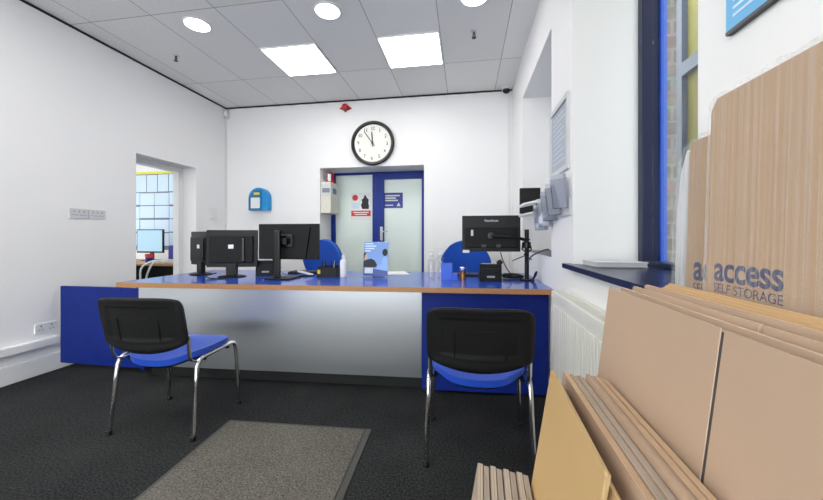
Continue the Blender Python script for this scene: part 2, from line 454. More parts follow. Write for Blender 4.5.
wl = MB()
wl.box(L-0.28, L, -3.3, 3.102, 0, CH).box(L-0.28, L, 3.914, 5.7, 0, CH).box(L-0.28, L, 3.102, 3.914, 2.015, CH)
struct(wl.build('wall_left', M['wall']))
wb = MB()
wb.box(L, -2.008, B, B+0.55, 0, CH).box(-0.549, 1.0, B, B+0.55, 0, CH).box(-2.008, -0.549, B, B+0.55, 2.078, CH)
struct(wb.build('wall_back', M['wall']))
# right wall: two recesses
A1 = (0.965, 1.984, 0.955, 2.85)     # window recess (y0, y1, z0, z1)
A2 = (2.46, 3.68, 0.985, 2.565)      # blind recess
wr = MB(); XO = 0.985
wr.box(W, XO, -3.3, A1[0], 0, CH).box(W, XO, A1[1], A2[0], 0, CH).box(W, XO, A2[1], B, 0, CH)
wr.box(W, XO, A1[0], A1[1], 0, A1[2]).box(W, XO, A1[0], A1[1], A1[3], CH)
wr.box(W, XO, A2[0], A2[1], 0, A2[2]).box(W, XO, A2[0], A2[1], A2[3], CH).box(XO-0.06, XO, A2[0], A2[1], A2[2], A2[3])
struct(wr.build('wall_right', M['wall']))
# unseen wall behind the camera; its open shopfront is enlarged for more daylight
wf = MB()
wf.box(L-0.28, -3.2, -3.3, -3.2, 0, CH).box(0.3, XO, -3.3, -3.2, 0, CH).box(-3.2, 0.3, -3.3, -3.2, 2.8, CH).box(-3.2, 0.3, -3.3, -3.2, 0, 0.12)
struct(wf.build('wall_front', M['wall']))
# solid dark strips in place of the shadow gaps round the ceiling
struct(MB().box(L, L+0.012, -3.3, B, CH-0.018, CH-0.001).build('trim_1', M['shadowgap']))
struct(MB().box(L+0.012, W, B-0.012, B, CH-0.018, CH-0.001).build('trim_2', M['shadowgap']))
# skirting and dado trunking on the left wall
struct(MB().box(L, L+0.03, -3.3, 3.10, 0, 0.14, 0.004).build('baseboard_left', M['trim']))
struct(MB().box(L, L+0.05, -3.3, 2.385, 0.225, 0.285, 0.004).build('trim_3', M['trim']))
# window at the right
win = struct(root('window_1', (0.92, 1.475, A1[2])))
def W1(o): return o
f = MB()
y0, y1, z0, z1 = A1[0]-0.92*0, A1[1], A1[2], A1[3]
lx = lambda x: x-0.92
ly = lambda y: y-1.475
lz = lambda z: z-A1[2]
f.box(lx(0.905), lx(0.983), ly(y1-0.05), ly(y1-0.001), lz(z0), lz(z1), 0.004)
f.box(lx(0.905), lx(0.983), ly(y0+0.001), ly(y0+0.07), lz(z0), lz(z1), 0.004)
f.box(lx(0.905), lx(0.983), ly(y0+0.07), ly(y1-0.05), lz(z0), lz(z0+0.05), 0.004)
f.box(lx(0.905), lx(0.983), ly(y0+0.07), ly(y1-0.05), lz(z1-0.07), lz(z1-0.001), 0.004)
f.build('window_frame', M['navy'], win)
f = MB()
f.box(lx(0.984), lx(1.013), ly(y1-0.066), ly(y1+0.03), lz(z0-0.02), lz(z1+0.02), 0.003)
f.build('casement_bead', M['brightblue'], win)
f = MB(); f.box(lx(0.950), lx(0.956), ly(y0+0.071), ly(y1-0.051), lz(z0+0.051), lz(z1-0.071)); f.build('glass_pane', M['glass'], win)
s_ = MB(); s_.prism([(0.538, 2.04), (0.538, 0.97), (0.58, 0.97), (0.904, 0.97), (0.904, 1.98), (0.58, 1.98), (0.58, 2.04)], 0.953, 0.978)
struct(s_.build('trim_4', M['navy']))
# outside the window
struct(MB().box(1.014, 1.076, 1.955, 3.4, 0, 3.2).build('wall_outside', M['brick']))
struct(MB().box(2.3, 2.5, -3.0, 2.4, 0, 5.6).build('wall_sky_blocker', M['brick']))  # unseen wall added to cut the sky light reaching the window reveal
struct(MB().box(0.985, 4.5, -3.0, 6.0, -0.1, 0).build('floor_outside', M['paving']))
t = tag(root('hoarding', (2.05, 3.5, 0)), 'yellow board in a grey-blue steel frame outside the right-hand window', 'hoarding')
MB().box(-0.02, 0.02, -0.95, 0.9, 0.0, 3.4).build('board', M['yellow_board'], t)
h = MB(); h.box(-0.07, -0.021, 0.02, 0.10, 0, 3.4).box(-0.07, -0.021, -1.0, -0.92, 0, 3.4); h.build('post', M['steelblue'], t)
MB().box(-0.07, -0.021, -0.92, 0.02, 2.62, 2.74).build('rail', M['steelblue'], t)

# glazed door in the recess of the back wall
DY = 4.90
door = struct(root('door_1', (-1.28, DY, 0)))
dx = lambda x: x+1.28
f = MB()
f.box(dx(-2.006), dx(-1.945), -0.03, 0.05, 0, 2.076).box(dx(-1.365), dx(-1.28), -0.03, 0.05, 0, 2.045).box(dx(-0.585), dx(-0.551), -0.03, 0.05, 0, 2.076)
f.box(dx(-1.945), dx(-0.585), -0.03, 0.05, 2.045, 2.076)
f.build('door_frame', M['navyblue'], door)
MB().box(dx(-1.945), dx(-1.365), 0.0, 0.01, 0.0, 2.045).build('side_glazing', M['frost'], door)
lf = MB(); lf.box(dx(-1.277), dx(-1.19), -0.04, 0.03, 0.01, 2.04, 0.004).box(dx(-0.63), dx(-0.588), -0.04, 0.03, 0.01, 2.04, 0.004)
lf.box(dx(-1.19), dx(-0.63), -0.04, 0.03, 1.965, 2.04).box(dx(-1.19), dx(-0.63), -0.04, 0.03, 0.01, 0.2)
leaf = lf.build('door_leaf', M['navyblue'], door)
MB().box(dx(-1.19), dx(-0.63), -0.01, 0.005, 0.2, 1.965).build('door_glass', M['frost'], leaf)
hd = MB(); hd.box(dx(-1.245), dx(-1.205), -0.05, -0.041, 1.07, 1.27, 0.003)
hd.tube([(dx(-1.225), -0.05, 1.2), (dx(-1.225), -0.085, 1.2), (dx(-1.20), -0.095, 1.2), (dx(-1.12), -0.095, 1.2)], 0.009, 8)
hd.build('door_handle', M['lightgrey'], leaf, True)

# doorway of the left wall: its lining
dl = MB()
dl.box(L-0.27, L-0.19, 3.845, 3.913, 0, 2.014).box(L-0.27, L-0.19, 3.103, 3.845, 1.955, 2.014)
struct(dl.build('door_2', M['trim']))
# the office beyond it
ob = MB(); ob.box(-6.6, L-0.28, 5.0, 5.1, 0, CH).box(-6.7, -6.6, -3.0, 5.1, 0, 0.8).box(-6.7, -6.6, -3.0, 5.1, 1.9, CH).box(-6.6, L-0.28, 2.2, 2.3, 0, CH)  # unseen window band in the side wall, opened to brighten the office
struct(ob.build('wall_office', M['wall']))
struct(MB().box(-2.9, 0.9, 5.62, 5.7, 0, CH).build('wall_corridor', M['wall']))

# ------------------------------------------------------------------ ceiling fittings
def light_panel(x, y, label, group=None):
    t = tag(root('ceiling_light_panel', (x, y, CH)), label, 'ceiling light', group)
    f = MB()
    for a in ((-0.296, 0.296, -0.296, -0.281), (-0.296, 0.296, 0.281, 0.296), (-0.296, -0.281, -0.281, 0.281), (0.281, 0.296, -0.281, 0.281)):
        f.box(a[0], a[1], a[2], a[3], -0.012, 0)
    f.build('frame', M['whitemetal'], t)
    MB().box(-0.281, 0.281, -0.281, 0.281, -0.008, -0.002).build('diffuser', M['panel'], t)
    return t
light_panel(-1.735, 3.39, 'square white light panel in the ceiling, left of the two, above the wall clock')
light_panel(-0.535, 3.39, 'square white light panel in the ceiling, right of the two, nearer the sprinkler head')
proto = light_panel(-1.735, 0.99, 'unseen square ceiling light panel added to brighten the rooms', 'added light panels outside the view')
for x, y in ((-2.935, 0.99), (-1.735, -1.41), (-2.935, -1.41), (-2.935, -0.21), (-4.9, 3.39), (-1.135, 5.32)):  # unseen panels placed to balance the light, also in office and corridor
    c = copy_tree(proto); c.location = (x, y, CH)
def downlight(x, y, label, group=None):
    t = tag(root('downlight', (x, y, CH)), label, 'ceiling light', group)
    MB().lathe([(0.098, -0.001), (0.112, -0.002), (0.112, -0.010), (0.098, -0.014), (0.098, -0.001)], 40).build('trim_ring', M['whitemetal'], t, True)
    MB().lathe([(0, -0.011), (0.097, -0.011), (0.097, -0.003), (0, -0.003)], 40).build('diffuser', M['lamp'], t)
    return t
downlight(-2.335, 2.655, 'round white downlight nearest the left wall')
downlight(-1.13, 2.665, 'round white downlight in the middle, between the left and right downlights')
downlight(0.065, 2.69, 'round white downlight cut by the top edge of the photo, near the right wall')
p = downlight(-2.335, 0.25, 'round downlight behind the photographer', 'downlights behind the photographer')
for x in (-1.13, 0.065):
    c = copy_tree(p); c.location = (x, 0.25, CH)
def sprinkler(x, y, label):
    t = tag(root('sprinkler_head', (x, y, CH)), label, 'sprinkler')
    MB().lathe([(0.03, 0), (0.032, -0.004), (0.026, -0.010), (0, -0.010)], 20).build('escutcheon', M['lightgrey'], t, True)
    b = MB(); b.lathe([(0.010, -0.010), (0.011, -0.03), (0.007, -0.034), (0.007, -0.055), (0, -0.055)], 12)
    b.tube([(0.010, 0, -0.028), (0.016, 0, -0.045), (0.004, 0, -0.062)], 0.0025, 6).tube([(-0.010, 0, -0.028), (-0.016, 0, -0.045), (-0.004, 0, -0.062)], 0.0025, 6)
    b.build('body', M['darkgrey'], t, True)
    MB().lathe([(0, -0.058), (0.02, -0.060), (0.021, -0.063), (0, -0.064)], 16).build('deflector', M['darkgrey'], t, True)
sprinkler(-2.953, 3.078, 'small sprinkler head in the ceiling near the left wall')
sprinkler(0.072, 3.148, 'small sprinkler head in the ceiling right of the right-hand light panel')
t = tag(root('dome_camera', (0.50, 4.40, CH)), 'dark dome camera in the ceiling corner at the back right', 'security camera')
MB().lathe([(0.06, 0), (0.062, -0.02), (0.05, -0.032), (0, -0.032)], 24).build('base', M['lightgrey'], t, True)
MB().lathe([(0.045, -0.032), (0.044, -0.05), (0.034, -0.066), (0.016, -0.076), (0, -0.078)], 24).build('dome', M['black_gloss'], t, True)
t = tag(root('corner_sensor', (L+0.03, 4.44, CH-0.10)), 'small pale sensor box high in the left back corner', 'sensor')
MB().box(-0.028, 0.028, -0.02, 0.03, -0.06, 0.06, 0.008).build('body', M['lightgrey'], t)
MB().box(-0.018, 0.018, -0.026, -0.02, -0.03, 0.03, 0.003).build('lens', M['whitemetal'], t)
o = MB().tube([(L+0.012, 4.462, 0.0), (L+0.012, 4.462, CH-0.16)], 0.008, 8).build('conduit', M['trim'], smooth=True)
tag(o, 'thin white conduit running down the left back corner', 'conduit')
o = MB().tube([(0.536, 4.464, 0.0), (0.536, 4.464, CH-0.02)], 0.006, 8).build('conduit', M['trim'], smooth=True)
tag(o, 'thin white conduit running down the right back corner', 'conduit')

# ------------------------------------------------------------------ wall fittings
# clock, showing about seven minutes to twelve
t = tag(root('wall_clock', (-1.243, B, 2.385)), 'large round wall clock with black rim above the back door', 'clock')
Rk = frame_mat((0, 0, 0), (1, 0, 0), (0, 0, 1), (0, -1, 0))
MB().lathe([(0.0, 0.0), (0.292, 0.0), (0.300, 0.02), (0.300, 0.045), (0.288, 0.062), (0.266, 0.058), (0.250, 0.030), (0.0, 0.030)], 64, Rk).build('rim', M['black_gloss'], t, True)
MB().lathe([(0, 0.030), (0.252, 0.030), (0.252, 0.033), (0, 0.033)], 64, Rk).build('dial', M['dialwhite'], t)
tilt = math.radians(-3)
nm = []
for k in range(1, 13):
    a = PI/2-k*PI/6+tilt
    w = 0.048 if k >= 10 else 0.026
    for di, dg_ in enumerate(str(k)):
        wd = 0.009 if dg_ == '1' else 0.026
        ox = -w/2+(0.0 if di == 0 else 0.020)+(0.010 if k >= 10 and dg_ == '1' and di == 1 else 0)
        text_mesh('digit', dg_, wd, 0.046, M['ink'], t, Rk @ Matrix.Translation((0.200*math.cos(a)+ox, 0.200*math.sin(a)-0.023, 0.034)), 0.0005, 0.004)
def hand(name, ang, ln, w, z):
    Mh = Rk @ Matrix.Translation((0, 0, z)) @ Matrix.Rotation(ang, 4, 'Z')
    MB().prism([(-0.05, -w*0.7), (ln*0.8, -w), (ln, 0), (ln*0.8, w), (-0.05, w*0.7)], 0, 0.002, Mh).build(name, M['ink'], t)
hand('hour_hand', PI/2+math.radians(4), 0.165, 0.008, 0.037)
hand('minute_hand', PI/2+math.radians(36), 0.21, 0.006, 0.041)
MB().lathe([(0, 0.036), (0.014, 0.036), (0.014, 0.046), (0, 0.047)], 20, Rk).build('hub', M['ink'], t, True)
# alarm beacon
t = tag(root('alarm_beacon', (-1.629, B, 2.893)), 'small red alarm beacon above the clock at the ceiling line', 'alarm')
MB().prism([(-0.085, -0.01), (-0.03, 0.03), (0.03, 0.03), (0.085, -0.01), (0.03, -0.035), (-0.03, -0.035)], 0, 0.025, Rk).build('base', M['red'], t)
MB().lathe([(0.044, 0.025), (0.044, 0.055), (0.034, 0.075), (0, 0.08)], 24, Rk).build('lens', M['red'], t, True)
MB().box(-0.016, 0.016, -0.05, -0.005, -0.058, -0.036, 0.004).build('speaker_grille', M['darkgrey'], t)
# first aid box
t = tag(root('first_aid_box', (-2.888, B, 1.645)), 'blue arched first aid box on the back wall', 'first aid kit')
pts = [(-0.15, -0.15), (0.15, -0.15), (0.15, 0.02)]+[(0.15*math.cos(a), 0.02+0.15*math.sin(a)) for a in [PI*i/16 for i in range(1, 16)]]+[(-0.15, 0.02)]
MB().prism(pts, 0, 0.09, Rk).build('case', M['aid'], t)
MB().prism([(-0.145, -0.145), (0.05, -0.145), (0.05, 0.13), (0.0, 0.145), (-0.06, 0.135), (-0.145, 0.02)], 0.0905, 0.097, Rk).build('lid', M['aid_dark'], t)
MB().prism(rrect(0.14, 0.15, 0.01, cx=-0.04, cy=-0.045), 0.0975, 0.099, Rk).build('contents_card', M['paper'], t)
MB().prism(rrect(0.09, 0.035, 0.012, cx=-0.02, cy=0.085), 0.0975, 0.100, Rk).build('clasp', M['yellow'], t)
# sockets and switch on the left wall
def plate(name, y, z, w, h, label, cat, holes, group=None, switch=False):
    t = tag(root(name, (L, y, z)), label, cat, group)
    Mr = face_right((0, 0, 0))
    MB().prism(rrect(w, h, 0.008), 0, 0.010, Mr).build('face_plate', M['lightgrey'] if switch == 2 else M['trim'], t)
    for u in holes:
        if switch is True:
            MB().box(0.0102, 0.015, u-0.018, u+0.018, -0.02, 0.02, 0.002).build('rocker', M['trim'], t)
        else:
            for a in ((-0.004, 0.004, 0.010, 0.026), (-0.017, -0.006, -0.016, -0.010), (0.006, 0.017, -0.016, -0.010)):
                MB().box(0.0101, 0.0112, u+a[0], u+a[1], a[2], a[3]).build('pin_slot', M['greyink'], t)
    return t
plate('wall_socket', 2.558, 1.335, 0.152, 0.088, 'white double wall socket, left of the pair on the left wall', 'socket', (-0.04, 0.0, 0.04), None, 2)
plate('wall_socket', 2.712, 1.335, 0.146, 0.086, 'white double wall socket, right of the pair, nearer the doorway', 'socket', (-0.04, 0.0, 0.04), None, 2)
plate('wall_socket', 2.315, 0.372, 0.15, 0.078, 'white double socket low on the left wall above the trunking', 'socket', (-0.036, 0.036))
plate('light_switch', 4.215, 1.487, 0.13, 0.075, 'upper white switch plate on the left wall by the doorway', 'switch', (-0.03, 0.03), None, True)
plate('light_switch', 4.215, 1.403, 0.13, 0.075, 'lower white switch plate on the left wall by the doorway', 'switch', (-0.03, 0.03), None, True)

# control panel and sounder in the door recess
t = tag(root('alarm_control_box', (-2.008, 4.64, 1.67)), 'cream metal alarm control box on the side of the door recess', 'alarm box')
MB().box(0.001, 0.15, -0.15, 0.15, -0.22, 0.22, 0.01).build('case', M['cream'], t)
MB().box(0.02, 0.13, -0.157, -0.151, 0.02, 0.19, 0.003).build('door_panel', M['lightgrey'], t)
MB().box(0.03, 0.14, -0.16, -0.158, 0.07, 0.13, 0).build('display', M['greyink'], t)
MB().box(0.152, 0.156, -0.08, 0.05, 0.06, 0.14).build('status_screen', M['aid_dark'], t)
t = tag(root('alarm_bell', (-1.915, 4.62, 1.89)), 'red and white bell on top of the cream alarm control box', 'alarm')
MB().lathe([(0.055, 0), (0.06, 0.02), (0.045, 0.06), (0.0, 0.065)], 20, Matrix.Translation((0, 0, 0.001))).build('base', M['red'], t, True)
MB().lathe([(0.035, 0.068), (0.05, 0.09), (0.045, 0.135), (0.02, 0.155), (0, 0.157)], 20).build('dome', M['red'], t, True)
MB().box(-0.012, 0.03, -0.07, -0.055, 0.02, 0.12, 0.004).build('bracket', M['paper'], t)

# notices on the door glass
Mp = face_front((0, 0, 0))
t = tag(root('notice', (-1.55, DY-0.002, 1.577)), 'white notice with a red band on the left door glass', 'notice')
MB().prism(rrect(0.31, 0.41, 0.004), 0, 0.002, Mp).build('sheet', M['paper'], t)
MB().prism(rrect(0.30, 0.085, 0.002, cy=-0.105), 0.0021, 0.003, Mp).build('red_band', M['redprint'], t)
MB().lathe([(0, 0.0021), (0.045, 0.0021), (0.045, 0.003), (0, 0.003)], 24, Mp @ Matrix.Translation((-0.09, 0.13, 0))).build('red_badge', M['redprint'], t)
MB().prism([(0.02, -0.04), (0.12, -0.04), (0.125, 0.0), (0.115, 0.05), (0.12, 0.10), (0.09, 0.13), (0.075, 0.165), (0.055, 0.165), (0.04, 0.12), (0.01, 0.10), (0.02, 0.06), (0.0, 0.02)], 0.0021, 0.003, Mp).build('dark_picture', M['ink'], t)
MB().prism(rrect(0.10, 0.09, 0.01, cx=-0.08, cy=0.01), 0.0021, 0.003, Mp).build('blue_picture', M['paperblue'], t)
m = MB()
for i in range(2): m.prism(rrect(0.24-0.05*i, 0.014, 0.003, cy=-0.09-0.03*i), 0.0031, 0.0036, Mp)
m.build('text_lines', M['paper'], t)
t = tag(root('notice', (-1.055, DY-0.011, 1.657)), 'dark blue notice with white lines on the right door glass', 'notice')
MB().prism(rrect(0.285, 0.225, 0.004), 0, 0.002, Mp).build('sheet', M['signblue'], t)
m = MB()
for i, w in enumerate((0.22, 0.16, 0.19)): m.prism(rrect(w, 0.02, 0.004, cx=-0.01-(0.22-w)/2, cy=0.07-0.035*i), 0.0021, 0.0027, Mp)
m.prism([(0.05, -0.085), (0.11, -0.085), (0.08, -0.03)], 0.0021, 0.0027, Mp).prism(rrect(0.12, 0.015, 0.004, cx=-0.06, cy=-0.07), 0.0021, 0.0027, Mp)
m.build('text_lines', M['lightgrey'], t)

# framed notice on the pier
t = tag(root('framed_notice', (W, 2.245, 1.735)), 'grey printed notice in a pale frame on the right-hand pier', 'notice')
Ml = face_left((0, 0, 0))
f = MB()
for a in ((-0.205, 0.205, 0.19, 0.22), (-0.205, 0.205, -0.22, -0.19), (-0.205, -0.18, -0.19, 0.19), (0.18, 0.205, -0.19, 0.19)):
    f.prism([(a[0], a[2]), (a[1], a[2]), (a[1], a[3]), (a[0], a[3])], 0, 0.016, Ml)
f.build('frame', M['lightgrey'], t)
MB().prism(rrect(0.36, 0.38, 0.002), 0.0, 0.005, Ml).build('print', M['printgrey'], t)
m = MB()
for i in range(10):
    w = (0.24, 0.28, 0.2, 0.26)[i % 4]
    m.prism(rrect(w, 0.012, 0.003, cx=-0.15+w/2, cy=0.15-0.032*i), 0.0051, 0.0056, Ml)
m.build('text_lines', M['printpale'], t)
# blue board near the camera
t = tag(root('wall_poster', (W, 0.623, 1.89)), 'light blue printed board high on the wall at the top right', 'poster')
MB().prism(rrect(0.46, 0.62, 0.004), 0.002, 0.012, Ml).build('board', M['lightblue'], t)
m = MB()
for i in range(27):
    w = (0.36, 0.40, 0.30, 0.38, 0.41)[i % 5]
    m.prism(rrect(w, 0.006, 0.002, cx=-0.21+w/2, cy=-0.285+0.0165*i), 0.0121, 0.0126, Ml)
m.build('text_lines', M['paperblue'], t)
MB().box(-0.013, -0.001, -0.23, 0.23, -0.318, -0.3105).build('bottom_rail', M['darkgrey'], t)

# leaflet rack on the pier
t = tag(root('leaflet_rack', (W, 2.26, 1.30)), 'clear stepped leaflet rack on the wall under the framed notice', 'leaflet rack')
MB().box(-0.010, -0.001, -0.25, 0.38, -0.05, 0.05, 0.003).build('back_rail', M['lightgrey'], t)
racks = [(-0.20, 0.075, 0.17), (-0.07, 0.045, 0.17), (0.06, 0.015, 0.17), (0.19, -0.02, 0.17), (0.32, -0.045, 0.16)]
def tilt_at(u, dz): return Matrix.Translation((0, u, dz)) @ Matrix.Rotation(math.radians(32), 4, 'Z') @ Matrix.Rotation(math.radians(-9), 4, 'Y')
for u, dz, h in racks:
    m = MB(); Mt = Matrix.Translation((-0.048, 0, 0)) @ tilt_at(u, dz)
    m.box(-0.016, -0.013, -0.052, 0.052, -h/2, h/2, 0, Mt).box(-0.013, 0.013, -0.052, 0.052, -h/2, -h/2+0.003, 0, Mt)
    m.box(-0.013, 0.013, -0.052, -0.049, -h/2, h/2, 0, Mt).box(-0.013, 0.013, 0.049, 0.052, -h/2, h/2, 0, Mt).box(0.013, 0.016, -0.052, 0.052, -h/2, h/2, 0, Mt)
    m.build('pocket', M['acrylic'], t)
names = ['nearest the window recess', 'second from the window recess', 'in the middle pocket', 'fourth from the window recess', 'in the lowest pocket furthest from the window']
for k, ((u, dz, h), nmn) in enumerate(zip(racks, names)):
    o = MB().box(-0.011, 0.011, -0.046, 0.046, -h/2+0.005, h/2+0.025, 0.001, tilt_at(0, 0)).build('leaflet_pile', M['leaflet'] if k % 2 == 0 else M['lightgrey'], None, False, (W-0.048, 2.26+u, 1.30+dz))
    tag(o, 'grey folded leaflets in the wall rack, pile '+nmn, 'leaflets', 'leaflets in the wall rack')
t = tag(root('wall_screen', (0.64, 3.60, 1.49)), 'black screen on the far side of the blind recess above the desk', 'screen')
MB().box(-0.10, 0.10, -0.02, 0.02, -0.13, 0.13, 0.006).build('case', M['black'], t)
MB().box(-0.012, 0.03, 0.02, 0.078, -0.03, 0.03).build('bracket', M['darkgrey'], t)
for z, y, lab in ((1.405, 2.83, 'upper white brochure pile on the slim wall shelf left of the leaflet rack'), (1.325, 2.83, 'lower white brochure pile on the slim wall shelf left of the leaflet rack')):
    t = tag(root('brochure_shelf', (W-0.005, y, z)), lab.replace('brochure pile on the slim wall shelf', 'slim wall shelf'), 'shelf')
    Mx = Matrix.Rotation(math.radians(-12), 4, 'Y')
    MB().box(-0.15, 0.0, -0.16, 0.16, -0.008, 0.008, 0.003, Mx).build('board', M['whitemetal'], t)
    MB().box(-0.02, 0.06, -0.16, -0.15, -0.06, 0.0).build('bracket', M['lightgrey'], t)
o = MB().box(0.60, 0.85, 2.475, 2.50, 0.987, 1.215, 0.004, None).build('document_case', M['lightgrey'])
tag(o, 'pale grey flat document case standing in the blind recess behind the desk', 'case')
o = MB().box(0.585, 0.865, 2.47, 3.67, 0.9855, 0.9868).build('recess_ledge', M['navy']); struct(o); o.name = 'trim_5'

# book on the sill
o = MB()
o.box(-0.12, 0.12, -0.08, 0.08, 0, 0.004, 0.001, None, M['grey']).box(-0.116, 0.116, -0.076, 0.08, 0.004, 0.022, 0.001, None, M['lightgrey']).box(-0.12, 0.12, -0.08, 0.08, 0.022, 0.026, 0.001, None, M['lightgrey'])
o = o.build('catalogue', M['lightgrey'], None, False, (0.735, 1.85, 0.979), (0, 0, math.radians(4)))
tag(o, 'thick pale catalogue lying on the dark window sill', 'book')

# radiator
t = tag(root('radiator', (0.525, 1.40, 0.12)), 'white ribbed panel radiator under the window sill', 'radiator')
rx0, rx1 = -0.04, 0.03
YN, YF = -0.44, 0.645
def ribbed(xs, sgn):
    m = MB()
    m.box(xs, xs+0.012, YN, YF, 0.0, 0.66, 0.002)
    k = YN+0.02
    while k < YF-0.035:
        m.box(xs-0.006 if sgn < 0 else xs+0.012, xs if sgn < 0 else xs+0.018, k, k+0.019, 0.03, 0.63, 0.003, None, None, 1); k += 0.0333
    return m
ribbed(-0.04, -1).build('front_panel', M['radiator'], t)
MB().box(0.03, 0.045, YN, YF, 0.0, 0.66, 0.002).build('rear_panel', M['radiator'], t)
g = MB(); g.box(-0.044, -0.026, YN-0.003, YF+0.003, 0.661, 0.70, 0.003).box(0.030, 0.048, YN-0.003, YF+0.003, 0.661, 0.70, 0.003)
k = YN
while k < YF: g.box(-0.026, 0.030, k, k+0.008, 0.678, 0.696); k += 0.022
g.build('top_grille', M['radiator'], t)
MB().box(-0.041, 0.046, YF+0.0035, YF+0.008, 0.0, 0.70, 0.001).build('side_cover', M['radiator'], t)
v = MB(); v.tube([(0.0, YF+0.01, 0.06), (0.0, YF+0.06, 0.06), (0.0, YF+0.06, -0.12)], 0.009, 10)
v.build('pipe', M['chrome'], t, True)
MB().lathe([(0.014, 0), (0.02, 0.005), (0.022, 0.045), (0.016, 0.06), (0, 0.062)], 16, Matrix.Translation((0.0, YF+0.06, 0.075))).build('valve', M['lightgrey'], t, True)

# ------------------------------------------------------------------ reception desk
T = 0.775
t = tag(root('reception_desk', (-1.0, 2.85, 0)), 'long reception desk with blue top, wooden edge and brushed steel front', 'desk')
q = lambda pts: [(x+1.0, y-2.85) for x, y in pts]
FL, FR = Vector((-2.655, 2.222)), Vector((0.577, 2.388))
dirv = (FR-FL).normalized(); nrm = Vector((-dirv.y, dirv.x))
def on(s_, d): p = FL+dirv*s_+nrm*d; return (p.x, p.y)
LEN = (FR-FL).length
top = [on(0.006, 0.006), on(LEN, 0.006), (0.577, 3.40), (-2.66, 3.24)]
MB().prism(q(top), T-0.034, T).build('desktop', M['blue_top'], t)
MB().prism(q([on(0, 0), on(LEN, 0), on(LEN, 0.006), on(0.006, 0.006), (-2.66, 3.24), (-2.666, 3.24)]), T-0.036, T).build('edge_band', M['wood'], t)
xm = 2.345
MB().prism(q([on(0.09, 0.10), on(xm, 0.10), on(xm, 0.12), on(0.09, 0.12)]), 0.105, T-0.037).build('steel_panel', M['steel'], t)
MB().prism(q([on(xm+0.003, 0.10), on(LEN-0.005, 0.10), on(LEN-0.005, 0.125), on(xm+0.003, 0.125)]), 0.022, T-0.037).build('end_panel', M['blue_panel'], t)
MB().prism(q([on(0.13, 0.18), on(LEN-0.05, 0.18), on(LEN-0.05, 0.20), on(0.13, 0.20)]), 0.0, 0.30).build('kick_board', M['kick'], t)
MB().prism(q([on(0.09, 0.121), on(0.115, 0.121), on(0.115, 0.95), on(0.09, 0.95)]), 0.06, T-0.037).build('side_panel', M['blue_panel'], t)
o = MB().box(-3.425, -2.60, 2.395, 2.42, 0.05, 0.705, 0.003).build('gate_panel', M['blue_panel'])
tag(o, 'plain blue panel closing the gap between the desk and the left wall', 'panel')

